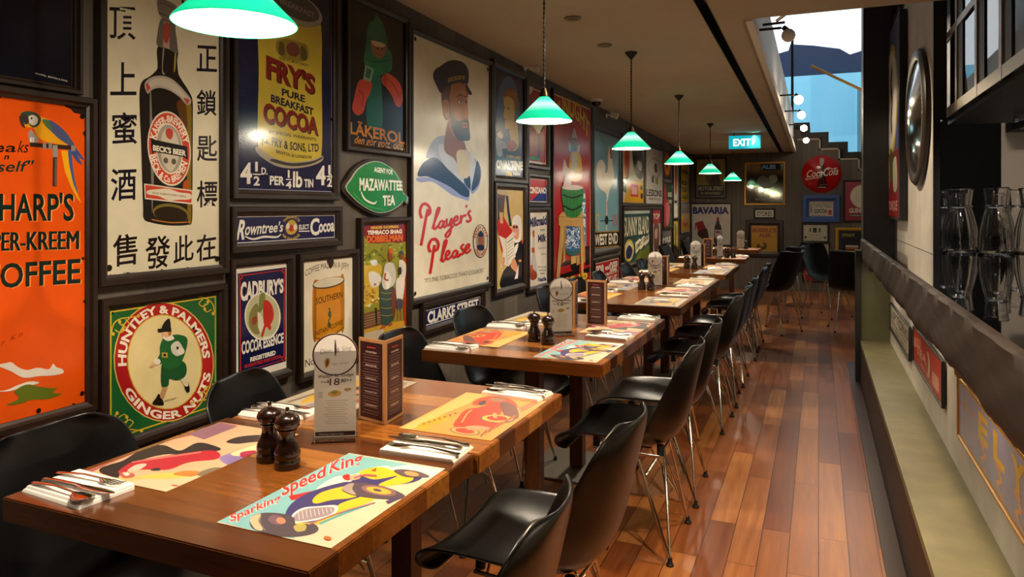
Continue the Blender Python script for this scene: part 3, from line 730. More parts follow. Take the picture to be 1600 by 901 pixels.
s.sm([(360, 700), (385, 640), (402, 700), (404, 900), (404, 1200), (404, 1470), (385, 1480), (375, 1300), (372, 1000)], '#7d6418')
s.sm([(300, 690), (350, 660), (372, 760), (372, 900), (330, 800)], '#5d3a12')
s.sm([(350, 1215), (385, 1200), (385, 1290), (350, 1290)], '#a8521a')
s.sm([(120, 640), (128, 640), (140, 900), (150, 1200), (140, 1440), (132, 1200), (122, 900)], '#7c7468')
s.sm([(205, 330), (215, 330), (205, 470), (222, 500), (200, 490)], '#8d8377'); s.sm([(285, 350), (295, 350), (292, 440), (280, 480)], '#a3902e')
s.sm([(195, 130), (165, 260), (170, 320), (240, 330), (302, 352), (304, 300), (290, 200), (280, 130)], '#6b6058')
s.poly([(210, 150), (245, 150), (250, 330), (205, 320)], '#b59c8c'); s.sm([(212, 165), (245, 160), (250, 220), (235, 290), (208, 270)], '#a8453a')
s.sm([(165, 20), (180, 2), (240, 6), (295, 30), (298, 70), (290, 130), (240, 140), (185, 115), (168, 70)], '#7d736a')
s.stroke([(180, 30), (235, 34), (290, 60)], 4, '#463d36'); s.stroke([(175, 95), (235, 110), (290, 125)], 6, '#463d36')
s.sm([(84, 585), (130, 535), (200, 516), (270, 530), (340, 585), (400, 655), (372, 692), (320, 645), (250, 608), (180, 600), (130, 622), (104, 648)], '#a9a091')
s.sm([(106, 580), (150, 545), (205, 532), (265, 545), (330, 595), (378, 655), (360, 660), (310, 625), (240, 590), (170, 582), (125, 605)], '#bfb6a4')
s.poly([(90, 590), (104, 575), (122, 605), (106, 640)], '#b4433a'); s.poly([(345, 640), (388, 655), (372, 690)], '#b4433a')
for (c, rx, ry) in (('#d9cfb8', 146, 250), ('#c4452f', 138, 238), ('#d9cfb8', 92, 172), ('#9d9482', 86, 160)): s.ell(252, 998, rx, ry, c, rot=-4)
s.sm([(205, 900), (250, 860), (300, 900), (322, 1000), (300, 1100), (260, 1150), (210, 1100), (195, 1000)], '#c6bca6')
s.sm([(228, 875), (250, 862), (275, 878), (270, 925), (250, 935), (230, 915)], '#b4433a')
s.ell(228, 1080, 16, 20, '#5d564c'); s.ell(282, 1082, 16, 20, '#5d564c')
s.arc('KAISER-BREWERY', 252, 998, 96, 178, 196, 346, 44, '#e8dfca', bold=.03)
s.arc('BECK & Co BREMEN', 252, 998, 134, 226, 166, 22, 44, '#e8dfca', bold=.03, inner=True)
s.poly([(128, 938), (160, 950), (372, 972), (378, 1060), (340, 1044), (150, 1030), (140, 1050), (130, 1000)], '#221d1a')
s.text("BECK'S BEER", 142, 1020, 365, 1036, 36, '#e8dfca', bold=.04)
s.poly([(85, 1246), (412, 1264), (412, 1360), (90, 1348)], '#d9cfb8'); s.poly([(92, 1254), (406, 1272), (404, 1350), (96, 1340)], '#c4452f')
s.sm([(110, 1290), (180, 1275), (250, 1268), (320, 1285), (395, 1290), (395, 1325), (320, 1335), (250, 1345), (180, 1322), (110, 1315)], '#d9cfb8')
s.text('SOLE AGENTS FOR CHINA', 140, 1308, 370, 1316, 12, '#6b5f4c')
s.ell(265, 1430, 122, 64, '#75662a', rot=2); s.ell(265, 1440, 112, 54, '#2a2012', rot=2); s.stroke([(135, 1480), (260, 1492), (400, 1478)], 8, '#b0702a')
s.chips(22, 9).holes(((.03, .975), (.97, .975)), .010)
s.done('enamel_sign', 'tall white enamel sign with a beer bottle between Chinese characters', 'sign', GS, FR)

# --- green square sign with red ring
s = wallsign([(162, 487), (336, 452), (339, 640), (165, 689)], base='#1f5a2b')
s.view(0, 320, 2.372).border(.025, .012, '#c9a82e')
s.ell(597, 583, 187, 222, '#d8bd5c', rot=-8); s.ell(597, 583, 183, 218, '#a81f1e', rot=-8); s.ell(597, 583, 140, 176, '#c9a23c', rot=-8); s.ell(597, 583, 136, 172, '#e0cd94', rot=-8)
def rotarc(txt, a0, a1, h, inner):
    v, f, a, b, lo, hi = glyphs(txt, .035); out = []; ro = math.radians(-8)
    for gx, gy in v:
        u = (gx - a) / (b - a); g = gy / CAP * h; t = math.radians(a0 + (a1 - a0) * u)
        rx, ry = (176 - g, 211 - g) if inner else (144 + g, 180 + g)
        x, y = rx * math.cos(t), ry * math.sin(t); out.append((597 + x * math.cos(ro) - y * math.sin(ro), 583 + x * math.sin(ro) + y * math.cos(ro)))
    s.lay(out, f, '#eee3cc')
rotarc('HUNTLEY & PALMERS', 182, 362, 29, False); rotarc('GINGER NUTS', 158, 18, 29, True)
gold = '#d3b135'
for cx, cy, fx, fy in ((388, 410, 1, 1), (795, 320, -1, 1), (405, 840, 1, -1), (800, 745, -1, -1)):
    q = lambda pts: [(cx + fx * x, cy + fy * y) for x, y in pts]
    s.stroke(q([(12, 70), (20, 40), (40, 22), (75, 14), (100, 10)]), 4, gold); s.stroke(q([(24, 60), (45, 70), (55, 50), (40, 40)]), 3.5, gold); s.stroke(q([(60, 22), (75, 40), (60, 50), (48, 38)]), 3.5, gold)
    for x, y in ((18, 75), (105, 8), (40, 32), (52, 60)): s.ell(cx + fx * x, cy + fy * y, 6, 7, gold, n=8)
s.sm([(548, 735), (560, 715), (572, 700), (590, 735), (580, 742)], '#1c1712'); s.sm([(575, 705), (590, 665), (605, 668), (590, 715), (582, 718)], '#b98c62')
s.sm([(665, 665), (680, 655), (688, 690), (676, 695)], '#1c1712'); s.sm([(650, 640), (670, 630), (682, 668), (668, 672)], '#d8c9a8')
s.sm([(580, 590), (600, 575), (660, 580), (675, 610), (665, 640), (635, 650), (610, 645), (605, 670), (580, 668)], '#1d4f2a')
s.sm([(572, 530), (585, 495), (610, 485), (640, 480), (672, 490), (675, 520), (660, 570), (640, 600), (590, 605), (578, 570)], '#21602f')
s.sm([(560, 580), (580, 545), (596, 560), (575, 590)], '#21602f'); s.ell(562, 582, 13, 12, '#e6dcc8'); s.sm([(535, 600), (545, 588), (556, 590), (548, 602)], '#d8a878')
s.sm([(614, 520), (640, 505), (662, 540), (640, 560), (618, 548)], '#cfc9bc'); s.ell(650, 542, 15, 13, '#e6dcc8'); s.ell(638, 530, 5, 6, '#3a352e')
s.sm([(580, 490), (605, 478), (625, 495), (600, 505)], '#e6dcc8'); s.sm([(580, 478), (590, 462), (608, 462), (612, 480), (598, 492), (584, 488)], '#dcae84')
s.sm([(604, 462), (614, 470), (610, 486), (602, 480)], '#a86a22')
s.poly([(562, 462), (612, 455), (614, 470), (566, 474)], '#1d1815'); s.sm([(578, 460), (588, 435), (604, 422), (610, 440), (608, 460)], '#1d1815')
s.rect(580, 548, 600, 566, '#c9a23c'); s.rect(585, 552, 595, 562, '#2a2018'); s.text('Will Owen', 590, 730, 635, 718, 7, '#8f7a4a', shear=.3)
s.holes(((.5, .012), (.5, .988), (.988, .5), (.012, .5), (.04, .04)), .008)
s.done('enamel_sign', 'square green enamel sign with a red ring round a walking figure', 'sign', GS, FR)

# --- navy sign with yellow tin
s = wallsign([(365, -45), (516, -22), (518, 302), (367, 299)], base='#14163a', rough=.16)
s.view(330, 0, 2.6485).border(.008, .004, '#8b8b98')
s.sm([(175, -60), (180, 300), (180, 620), (230, 655), (310, 672), (390, 660), (444, 640), (444, 300), (440, 80), (400, 30), (300, 40)], '#c2ad3c')
s.sm([(178, 615), (240, 655), (310, 668), (390, 658), (448, 636), (446, 660), (390, 684), (310, 696), (240, 684), (176, 640)], '#9c9280')
s.sm([(240, 660), (310, 674), (400, 662), (446, 642), (446, 650), (390, 676), (310, 686), (230, 670)], '#3b342c')
s.ell(330, 22, 118, 62, '#9c9688', rot=14); s.ell(330, 16, 104, 52, '#55524c', rot=14); s.text('BREAKFAST', 262, 20, 410, 50, 24, '#8c887e', bold=.03)
s.stroke([(228, 72), (300, 88), (380, 92), (436, 70)], 5, '#8a8478')
s.sm([(250, 180), (275, 165), (310, 160), (350, 165), (375, 170), (385, 210), (370, 240), (320, 246), (270, 238), (248, 215)], '#8f7d2c')
s.ell(318, 200, 28, 30, '#6e3d2c'); s.sm([(262, 180), (280, 186), (282, 230), (258, 226)], '#5c5226'); s.sm([(352, 180), (372, 190), (378, 230), (350, 232)], '#5c5226'); s.text('DIEU ET MON DROIT', 262, 250, 385, 262, 11, '#4a4420')
s.stext("FRY'S", 208, 330, 412, 372, 88, '#7d2118', h1=78, bold=.045)
s.text('PURE', 272, 396, 370, 414, 29, '#221e30', bold=.035); s.text('BREAKFAST', 228, 428, 408, 466, 31, '#221e30', bold=.035)
s.stext('COCOA', 198, 510, 428, 546, 78, '#7d2118', h1=72, bold=.04); s.text('BY SPECIAL WARRANTS', 222, 556, 420, 574, 13, '#4a4420')
s.text('J.S. FRY & SONS, LTD', 192, 594, 432, 618, 34, '#221e30', bold=.02, bow=-12); s.text('BRISTOL & LONDON', 250, 634, 400, 650, 13, '#4a4420', bow=-6)
W_ = '#dedace'
for x in (112, 420):
    q = x - 112; s.text('4', x, 760, x + 44, 760, 82, W_, bold=.03); s.text('1', x + 56 , 712, x + 66, 712, 38, W_, bold=.03); s.rect(x + 48, 722, x + 78, 727, W_); s.text('2', x + 50, 768, x + 74, 768, 36, W_, bold=.03)
    if x < 200: s.text('D.', x + 80, 724, x + 104, 724, 28, W_, bold=.03)
    else: s.text('D', x + 58, 738, x + 74, 738, 26, W_, bold=.03)
s.text('PER', 225, 764, 284, 766, 36, W_, bold=.035); s.text('1', 298, 734, 306, 734, 32, W_, bold=.03); s.rect(290, 740, 314, 744, W_); s.text('4', 290, 778, 314, 778, 30, W_, bold=.03)
s.text('lb', 320, 772, 360, 772, 66, W_, bold=.03); s.text('TIN', 368, 772, 408, 772, 34, W_, bold=.035)
s.chips(14, 5, '#8b8b98', .008).holes(((.02, .98), (.98, .98), (.02, .55), (.985, .62)))
s.done('enamel_sign', 'navy enamel sign picturing a large yellow cocoa tin', 'sign', GS, FR)

# --- black poster with figure in green knit
s = wallsign([(542, -4), (632, 37), (629, 234), (541, 228)], base='#1a1818', rough=.16)
s.view(330, 0, 2.6485)
s.sm([(660, 290), (690, 300), (700, 380), (698, 530), (640, 525), (640, 400)], '#1d5a4a')
s.sm([(680, 60), (692, 78), (712, 110), (722, 160), (726, 200), (742, 230), (742, 290), (715, 310), (670, 318), (638, 296), (626, 250), (636, 190), (640, 140), (650, 100), (670, 84)], '#1c6a45')
s.stroke([(640, 160), (680, 172), (722, 168)], 5, '#134a31'); s.stroke([(632, 250), (680, 262), (740, 250)], 6, '#134a31')
s.sm([(660, 172), (690, 180), (718, 190), (716, 225), (700, 246), (680, 244), (660, 215)], '#8a5a3e'); s.sm([(660, 172), (700, 182), (718, 192), (700, 200), (668, 192)], '#b9a68a')
s.ell(684, 206, 4, 4, '#2a1a12'); s.ell(704, 208, 4, 4, '#2a1a12'); s.stroke([(684, 230), (694, 234), (704, 232)], 3, '#5a2a1c')
s.sm([(700, 325), (720, 308), (745, 318), (775, 350), (786, 400), (776, 440), (756, 436), (742, 400), (722, 370), (704, 352)], '#b4432c'); s.stroke([(722, 330), (752, 360), (770, 400)], 4, '#7d2a1c')
s.sm([(600, 350), (625, 335), (658, 350), (652, 390), (636, 420), (622, 470), (596, 484), (576, 460), (582, 420)], '#b4432c'); s.stroke([(600, 380), (622, 400), (615, 450)], 4, '#7d2a1c')
s.poly([(632, 275), (668, 292), (655, 345), (622, 335)], '#74917c'); s.poly([(638, 286), (660, 296), (650, 332), (630, 325)], '#2f5a48')
s.text('LÄKEROL', 566, 560, 790, 590, 48, '#b8741f', bold=.03, h1=44); s.text('den gör gott, den!', 582, 598, 790, 614, 32, '#b8741f', shear=.25, bold=.015)
s.done('framed_poster', 'black framed poster of a figure in a green knitted hood and red mittens', 'poster', GS, FR)

# --- green leaf sign
leafp = [(525, 785), (545, 745), (570, 705), (605, 676), (650, 660), (700, 672), (738, 705), (765, 750), (782, 800), (800, 812), (796, 845), (782, 832), (765, 850), (720, 878), (660, 888), (605, 865), (560, 830)]
LQ = [(528, 247), (634, 247), (634, 337), (528, 337)]
s = wallsign(LQ, t=.028, base='#21170f', w0=.004)
s.mb = MB(); s.clip = False; s.view(330, 0, 2.6485)
cxl, cyl = 655, 780
grow = lambda f: [(cxl + (x - cxl) * f, cyl + (y - cyl) * f) for x, y in leafp]
s.mb.prism([s.loc(p) for p in crc(grow(1.02), 4)], .001, .022, W_FRAME, None, 2)
s.mb.prism([s.loc(p) for p in crc(grow(.93), 4)], .022, .030, ink('#d8d6c4'), None, 2); s.t = .030
s.sm(grow(.915), '#1d7a35')
s.text('AGENT FOR', 642, 712, 722, 718, 20, '#e8e6da', bold=.03)
s.text('MAZAWATTEE', 584, 790, 765, 782, 50, '#e8e6da', h1=40, bold=.035); s.text('TEA', 678, 850, 732, 846, 42, '#e8e6da', bold=.035)
s.stroke([(590, 795), (605, 825), (640, 842), (652, 832)], 7, '#e8e6da', taper=True); s.stroke([(715, 690), (745, 720), (770, 770)], 2, '#54b063'); s.stroke([(560, 800), (610, 848), (680, 868)], 2, '#54b063')
s.done('leaf_sign', 'leaf shaped green enamel tea sign with a dark wooden rim', 'sign', GS)

# --- rowntree's
s = wallsign([(362, 334), (521.5, 334), (521.5, 374), (366, 382)], base='#1a1c45')
s.view(330, 300, 3.003).border(.06, .03, '#c9c6c0')
s.text('R', 112, 218, 150, 216, 92, '#dcd8cc', bold=.03, shear=.1); s.text("owntree's", 148, 200, 326, 184, 62, '#dcd8cc', h1=46, bold=.02, shear=.1)
s.stroke([(150, 205), (190, 218), (240, 208), (300, 210), (318, 196)], 10, '#dcd8cc', taper=True)
s.ell(366, 168, 38, 46, '#2a2450'); s.sm([(338, 168), (350, 140), (368, 130), (386, 142), (396, 170), (380, 196), (352, 196)], '#b79a3a'); s.ell(366, 170, 13, 16, '#a83a2c'); s.ell(350, 160, 8, 14, '#d8d0c0'); s.ell(384, 164, 8, 14, '#d8d0c0')
s.arc('WARRANTS TO', 366, 168, 40, 46, 215, 325, 12, '#c9a83a'); s.arc('HM THE KING', 366, 168, 52, 58, 145, 35, 12, '#c9a83a', inner=True)
s.text('ELECT', 402, 176, 450, 174, 22, '#dcd8cc', bold=.03); s.rect(402, 182, 452, 187, '#dcd8cc')
s.text('C', 455, 202, 498, 200, 78, '#dcd8cc', bold=.03); s.text('ocoa', 496, 190, 568, 184, 58, '#dcd8cc', bold=.03)
s.chips(10, 3, '#8f8a84', .03)
s.done('enamel_sign', 'long narrow navy cocoa sign with white script and a crest', 'sign', GS, FR)

# --- cadbury's
s = wallsign([(362, 417), (445, 408), (446.5, 578), (363, 596)], base='#dcd6c6')
s.view(330, 300, 3.003)
s.poly([(112, 382), (338, 352), (342, 800), (118, 850)], '#15183f'); s.stroke([(122, 392), (332, 364), (334, 792), (128, 838)], 6, '#b32a24', smooth=0, closed=True)
for x, y in ((126, 396), (328, 368), (330, 786)): s.ell(x, y, 10, 12, '#b32a24', n=12); s.ell(x, y, 5, 6, '#15183f', n=10)
s.text("CADBURY'S", 126, 505, 328, 468, 84, '#e6e0d2', h1=62, bold=.045)
s.ell(230, 582, 85, 112, '#e6e0d2', rot=-6); s.ell(230, 582, 79, 105, '#b7b690', rot=-6)
s.sm([(170, 560), (200, 520), (215, 560), (205, 620), (215, 660), (190, 660), (165, 620)], '#7d7a42'); s.sm([(180, 590), (200, 580), (200, 610), (182, 620)], '#8f3a24'); s.sm([(215, 480), (240, 478), (232, 540), (212, 560)], '#6f7a3c'); s.sm([(205, 560), (235, 600), (230, 640), (215, 650)], '#d8d4c0')
s.sm([(232, 520), (246, 505), (272, 530), (282, 580), (268, 620), (244, 632), (232, 600)], '#bb2a1e'); s.sm([(240, 612), (230, 640), (222, 672), (232, 674), (246, 630), (262, 648), (270, 632), (252, 612)], '#bb2a1e')
s.text('COCOA ESSENCE', 132, 752, 330, 708, 58, '#e6e0d2', h1=46, bold=.035); s.text('REGISTERED', 172, 790, 292, 764, 20, '#e6e0d2', bold=.05); s.text('GUARANTEED PURE COCOA', 145, 818, 320, 782, 16, '#b32a24', bold=.04)
s.chips(40, 12, '#33241a', .014)
s.done('enamel_sign', 'navy and white chipped cocoa essence sign with red pods in a circle', 'sign', GS, FR)

# --- jiffy coffee
s = wallsign([(468, 405), (549, 401), (548.5, 566), (469, 576)], base='#d6cdb6')
s.view(330, 300, 3.003)
s.text('COFFEE MADE IN A JIFFY', 430, 388, 638, 372, 30, '#3a2c22', bold=.0, bow=22)
s.sm([(465, 430), (500, 410), (560, 400), (610, 404), (614, 430), (614, 640), (600, 660), (540, 688), (490, 690), (466, 670)], '#c07c1c')
s.sm([(470, 435), (480, 438), (480, 670), (468, 660)], '#8f5a14'); s.sm([(595, 420), (612, 412), (612, 640), (598, 650)], '#a4681a')
s.ell(539, 427, 76, 25, '#4a3a28', rot=-6); s.ell(539, 424, 72, 21, '#c9c0a8', rot=-6)
s.text('SOUTHERN', 478, 522, 605, 502, 30, '#5a3a10', bold=.02); s.stroke([(540, 545), (548, 580), (538, 610), (546, 640)], 6, '#3f4a1c'); s.ell(543, 575, 8, 14, '#3f4a1c'); s.ell(541, 625, 8, 12, '#3f4a1c')
s.text('INSTANT COFFEE', 474, 668, 606, 630, 22, '#6e4714', bold=.03); s.stroke([(468, 672), (530, 686), (612, 645)], 5, '#6e4714')
s.sm([(530, 318), (560, 318), (558, 345), (545, 360), (535, 340)], '#33241a'); s.text('No Grounds', 432, 800, 600, 776, 36, '#3a2c22', bold=.0)
s.chips(46, 15, '#33241a', .018)
s.done('enamel_sign', 'cream chipped coffee sign with an orange glass tumbler', 'sign', GS, FR)

# --- tembaco
s = wallsign([(562.5, 350), (632, 347.5), (632, 520), (562.5, 537)], base='#8a8a2e')
s.view(545, 340, 4.295)
s.poly([(70, 40), (380, 30), (380, 160), (320, 170), (260, 165), (180, 172), (120, 168), (70, 90)], '#7d2226')
s.text('MINDER SHUMMAN', 136, 76, 320, 68, 18, '#d8b430', bold=.04); s.text('TEMBACO SHAG', 112, 112, 345, 104, 26, '#ece2cc', bold=.05); s.text('DOBBELMAN', 108, 164, 350, 154, 44, '#d8661c', bold=.05)
s.sm([(75, 330), (120, 320), (180, 300), (210, 340), (190, 420), (200, 480), (160, 560), (75, 580)], '#c9a93a'); s.sm([(120, 370), (160, 360), (205, 400), (190, 450), (140, 460)], '#dcd8d0'); s.sm([(130, 290), (170, 280), (180, 310), (150, 320)], '#d0d4d4')
s.stroke([(80, 300), (130, 240), (165, 212)], 6, '#5a4a24'); s.stroke([(165, 212), (210, 260), (240, 290)], 5, '#5a4a24')
for i in range(40):
    r_ = random.Random(i); s.ell(r_.uniform(80, 200), r_.uniform(430, 590), r_.uniform(4, 12), r_.uniform(3, 8), r_.choice(['#e0c24a', '#c98a2a', '#e8dcae', '#8a6a24', '#b0521e']), n=8)
    s.ell(r_.uniform(80, 370), r_.uniform(180, 300), r_.uniform(5, 14), r_.uniform(4, 10), r_.choice(['#6f7a2a', '#a8a23c', '#59682a', '#b4b05a']), n=8)
s.poly([(75, 640), (150, 620), (200, 610), (200, 720), (75, 745)], '#6b4a32')
for i in range(5): s.stroke([(75, 655 + i * 18), (140, 645 + i * 16), (200, 632 + i * 16)], 4, '#a4825e')
s.poly([(160, 600), (172, 600), (176, 720), (164, 720)], '#3a2a1e'); s.poly([(75, 745), (260, 705), (380, 690), (380, 800), (75, 850)], '#c99a34'); s.poly([(75, 770), (220, 740), (220, 810), (75, 850)], '#c4b49c')
s.sm([(350, 300), (372, 300), (376, 700), (356, 700), (352, 480)], '#a83a1c')
s.sm([(190, 450), (230, 440), (290, 480), (285, 600), (270, 700), (235, 725), (205, 715), (195, 600)], '#3a4a44')
for y in (500, 540, 600, 650): s.stroke([(200, y), (240, y + 8), (280, y)], 5, '#8f8a3c')
s.sm([(225, 320), (250, 300), (285, 310), (302, 380), (290, 440), (260, 470), (225, 480), (205, 440), (215, 380)], '#c9c4ba'); s.sm([(225, 370), (250, 365), (270, 420), (240, 480)], '#e6e0d4')
s.sm([(245, 240), (262, 225), (278, 245), (274, 285), (254, 288)], '#8f4a24'); s.sm([(250, 215), (270, 205), (282, 225), (262, 240)], '#c05a24'); s.stroke([(230, 370), (225, 410), (250, 420)], 12, '#9a5a30')
s.sm([(320, 300), (350, 290), (370, 330), (360, 420), (330, 440)], '#d4cec0'); s.sm([(324, 235), (346, 228), (352, 262), (334, 284)], '#7d4426'); s.sm([(322, 232), (342, 222), (354, 240), (340, 252)], '#3f4652')
s.sm([(300, 430), (330, 400), (360, 420), (352, 520), (340, 560), (308, 552)], '#dcd6ca'); s.sm([(318, 340), (336, 335), (338, 375), (320, 385)], '#3a3430'); s.sm([(305, 550), (345, 555), (340, 620), (308, 612)], '#4a4450'); s.stroke([(316, 612), (314, 700)], 8, '#a86a3c'); s.stroke([(336, 615), (336, 690)], 8, '#a86a3c')
s.sm([(190, 745), (215, 715), (228, 735)], '#b0521e'); s.sm([(245, 730), (268, 700), (276, 720)], '#b0521e'); s.sm([(270, 500), (296, 480), (300, 600), (280, 690)], '#6e3a2c')
s.done('enamel_sign', 'colourful tobacco sign with three villagers in robes standing by a fence', 'sign', GS, FR)
# --- sailor sign
s = wallsign([(640, 53), (762, 101), (762, 441), (642, 466)], base='#dcd4bd')
s.view(640, 80, 3.608)
s.sm([(30, 720), (50, 745), (110, 740), (160, 765), (230, 815), (300, 840), (325, 845), (330, 790), (345, 808), (380, 770), (392, 720), (390, 650), (360, 700), (250, 760), (130, 720)], '#8f97c4')
s.sm([(82, 600), (110, 530), (140, 492), (190, 482), (200, 520), (240, 545), (300, 540), (330, 580), (370, 620), (395, 670), (392, 730), (370, 760), (345, 795), (330, 760), (326, 700), (260, 700), (120, 620)], '#9ea3b8')
s.sm([(36, 710), (50, 660), (80, 625), (130, 605), (180, 640), (230, 690), (290, 745), (326, 790), (322, 825), (280, 815), (220, 770), (150, 735), (90, 712)], '#1a1c46')
s.sm([(340, 790), (350, 720), (362, 660), (372, 620), (390, 660), (390, 720), (372, 765)], '#1a1c46')
s.sm([(150, 545), (180, 530), (240, 560), (280, 610), (300, 700), (325, 760), (260, 715), (180, 640)], '#bcc0cc')
s.sm([(330, 560), (352, 600), (362, 650), (342, 750), (328, 770), (328, 690)], '#c4c8d2'); s.sm([(300, 715), (330, 710), (332, 780), (300, 745)], '#16183c')
s.sm([(185, 560), (200, 420), (215, 400), (260, 470), (300, 520), (305, 570), (290, 640), (268, 660), (240, 610)], '#8a5334')
s.sm([(255, 575), (300, 560), (325, 580), (325, 700), (300, 720), (268, 700)], '#cdbfa2')
s.sm([(168, 230), (200, 195), (260, 175), (300, 185), (318, 235), (316, 290), (320, 360), (322, 420), (300, 470), (250, 490), (220, 450), (205, 390), (185, 360), (172, 310)], '#a4653c')
s.sm([(168, 230), (205, 190), (222, 200), (214, 260), (218, 300), (212, 380), (190, 390), (175, 340)], '#5c3822')
s.sm([(176, 285), (196, 276), (210, 295), (212, 350), (205, 380), (190, 370), (178, 330)], '#a8683f'); s.stroke([(186, 300), (200, 310), (198, 350)], 4, '#6e3f24')
s.sm([(214, 330), (230, 360), (262, 395), (300, 385), (322, 392), (328, 440), (330, 500), (300, 508), (262, 502), (236, 460), (218, 400)], '#2a2744')
s.sm([(282, 412), (300, 402), (316, 410), (314, 430), (294, 436)], '#9c5a44'); s.stroke([(284, 420), (314, 420)], 4, '#4a2420')
s.sm([(296, 290), (308, 300), (322, 350), (316, 372), (298, 368)], '#b4744a'); s.stroke([(256, 260), (276, 246), (292, 258)], 8, '#4a2a1a', taper=True); s.stroke([(298, 258), (314, 252)], 6, '#4a2a1a')
s.ell(276, 288, 12, 8, '#e0d4c4'); s.ell(279, 288, 7, 7, '#33251c'); s.ell(308, 286, 7, 7, '#33251c'); s.stroke([(258, 282), (276, 276), (292, 284)], 4, '#4a2a1a')
s.stroke([(262, 310), (280, 306)], 3, '#74432a'); s.stroke([(240, 230), (280, 216), (310, 224)], 3, '#8a5432')
s.sm([(120, 150), (130, 110), (165, 85), (195, 62), (240, 50), (290, 62), (318, 100), (322, 150), (312, 185), (260, 180), (200, 205), (165, 240), (140, 200)], '#1b1c38')
s.sm([(310, 180), (322, 205), (342, 240), (325, 245), (312, 225), (322, 250), (306, 200)], '#241f3c')
s.text('EXCELSIOR', 204, 178, 304, 158, 22, '#a48a2c', bold=.04, bow=6)
s.view(630, 270, 3.467)
sc = '#c2201c'
def brush(p, wd=12): s.stroke(p, wd, sc, 6)
brush([(88, 395), (100, 330), (112, 260), (124, 200)], 15); brush([(92, 250), (82, 215), (92, 180), (112, 172), (132, 190), (136, 220), (118, 236)], 15)
brush([(150, 305), (160, 270), (184, 210), (186, 194), (176, 200), (162, 260), (156, 300), (164, 306), (178, 290)])
brush([(206, 262), (192, 268), (182, 290), (192, 302), (206, 280), (212, 262), (208, 292), (216, 296), (226, 284)])
brush([(226, 250), (226, 280), (238, 286), (252, 250), (250, 290), (244, 330), (228, 350), (220, 338), (240, 312), (262, 290)])
brush([(264, 268), (282, 258), (284, 240), (272, 242), (264, 262), (268, 284), (284, 282), (300, 266)]); brush([(304, 232), (302, 250), (300, 276), (308, 246), (324, 232), (328, 240)])
brush([(334, 176), (330, 192)], 9); brush([(356, 206), (342, 222), (352, 240), (356, 258), (340, 268), (334, 258)])
brush([(136, 545), (144, 500), (152, 440), (160, 392)], 15); brush([(138, 430), (128, 400), (142, 366), (166, 362), (180, 384), (176, 412), (160, 424)], 15)
brush([(194, 478), (204, 440), (224, 380), (222, 366), (212, 380), (202, 440), (200, 474), (208, 478), (220, 462)])
brush([(222, 452), (238, 440), (238, 424), (226, 428), (220, 448), (228, 468), (242, 462), (256, 446)]); brush([(280, 420), (264, 428), (256, 450), (268, 460), (280, 436), (284, 424), (282, 452), (290, 454), (302, 440)])
brush([(318, 388), (304, 404), (314, 420), (316, 436), (302, 444), (296, 436)]); brush([(326, 420), (344, 406), (346, 390), (334, 394), (326, 416), (332, 434), (348, 426), (354, 414)])
s.text("\"IT'S THE TOBACCO THAT COUNTS\"", 105, 594, 428, 540, 24, '#4a463c', bold=-.012)
s.ell(408, 372, 40, 90, '#3a332c', rot=0); s.ell(408, 372, 37, 86, '#cfc4aa'); s.ell(408, 372, 24, 58, '#8c8674'); s.sm([(395, 345), (410, 330), (424, 345), (420, 400), (400, 400)], '#9a5a44'); s.sm([(390, 395), (425, 395), (425, 420), (392, 418)], '#22294a'); s.sm([(394, 340), (410, 318), (425, 340), (410, 350)], '#22294a')
s.arc('NAVY CUT', 408, 372, 26, 62, 195, 345, 18, '#a8322a', bold=.03); s.arc('TRADE MARK', 408, 372, 36, 82, 150, 30, 16, '#a8322a', bold=.03, inner=True)
s.chips(26, 21, '#3b2b1e', .006).holes()
s.done('enamel_sign', 'tall white enamel sign with a bearded sailor above red script', 'sign', GS, (.035, .028))

# --- street sign
s = wallsign([(660, 481), (749, 461), (749, 484), (660, 513)], base='#1a1b4a')
s.border(.09, .045, '#d4cfc6')
s.unit().text('CLARKE STREET', .055, .80, .955, .80, .60, '#dcd6c8', bold=.045)
s.done('street_sign', 'blue framed street sign with white capitals low on the wall', 'sign', GS, (.04, .03))

# --- lady portrait
s = wallsign([(769.5, 104), (816, 123), (817, 276), (769.5, 277)], base='#191d42')
s.view(760, 100, 4.741)
s.ell(152, 340, 84, 250, '#3a5c86'); s.sm([(165, 470), (215, 420), (228, 560), (222, 610), (190, 640), (160, 600), (172, 560)], '#b89a50'); s.sm([(150, 570), (190, 560), (222, 600), (180, 640), (145, 630)], '#9a4a44')
s.sm([(118, 230), (150, 200), (190, 210), (206, 280), (200, 380), (190, 450), (160, 475), (132, 470), (128, 410), (118, 380), (124, 330)], '#c4a45a')
s.sm([(118, 220), (150, 182), (200, 190), (222, 240), (220, 330), (200, 340), (192, 270), (150, 235), (128, 245)], '#8a5422'); s.ell(155, 325, 9, 7, '#3a3a4a'); s.ell(126, 320, 5, 7, '#3a3a4a'); s.stroke([(125, 405), (145, 408)], 5, '#9a3a34')
for i in range(4): s.stroke([(150 + i * 16, 205), (160 + i * 16, 225), (170 + i * 14, 215)], 5, '#a8702c')
s.sm([(60, 560), (75, 510), (95, 500), (115, 535), (100, 560), (140, 590), (140, 625), (110, 630), (110, 680), (70, 680)], '#8e8e94'); s.sm([(72, 520), (95, 500), (114, 530), (104, 555), (82, 545)], '#d8cfc0')
s.rect(135, 668, 248, 694, '#2a2744'); s.text('OVERLAND', 140, 690, 246, 692, 18, '#b89a2c', bold=.03)
s.text('OVALTINE', 62, 780, 262, 772, 62, '#c9c4bc', bold=.05); s.text('tea', 135, 825, 185, 825, 36, '#d0a83a', bold=.05); s.text('rusks', 190, 820, 245, 815, 28, '#d8d4cc', bold=.05)
s.done('framed_poster', 'dark blue poster with a red haired woman in an oval', 'poster', GS, (.045, .03))

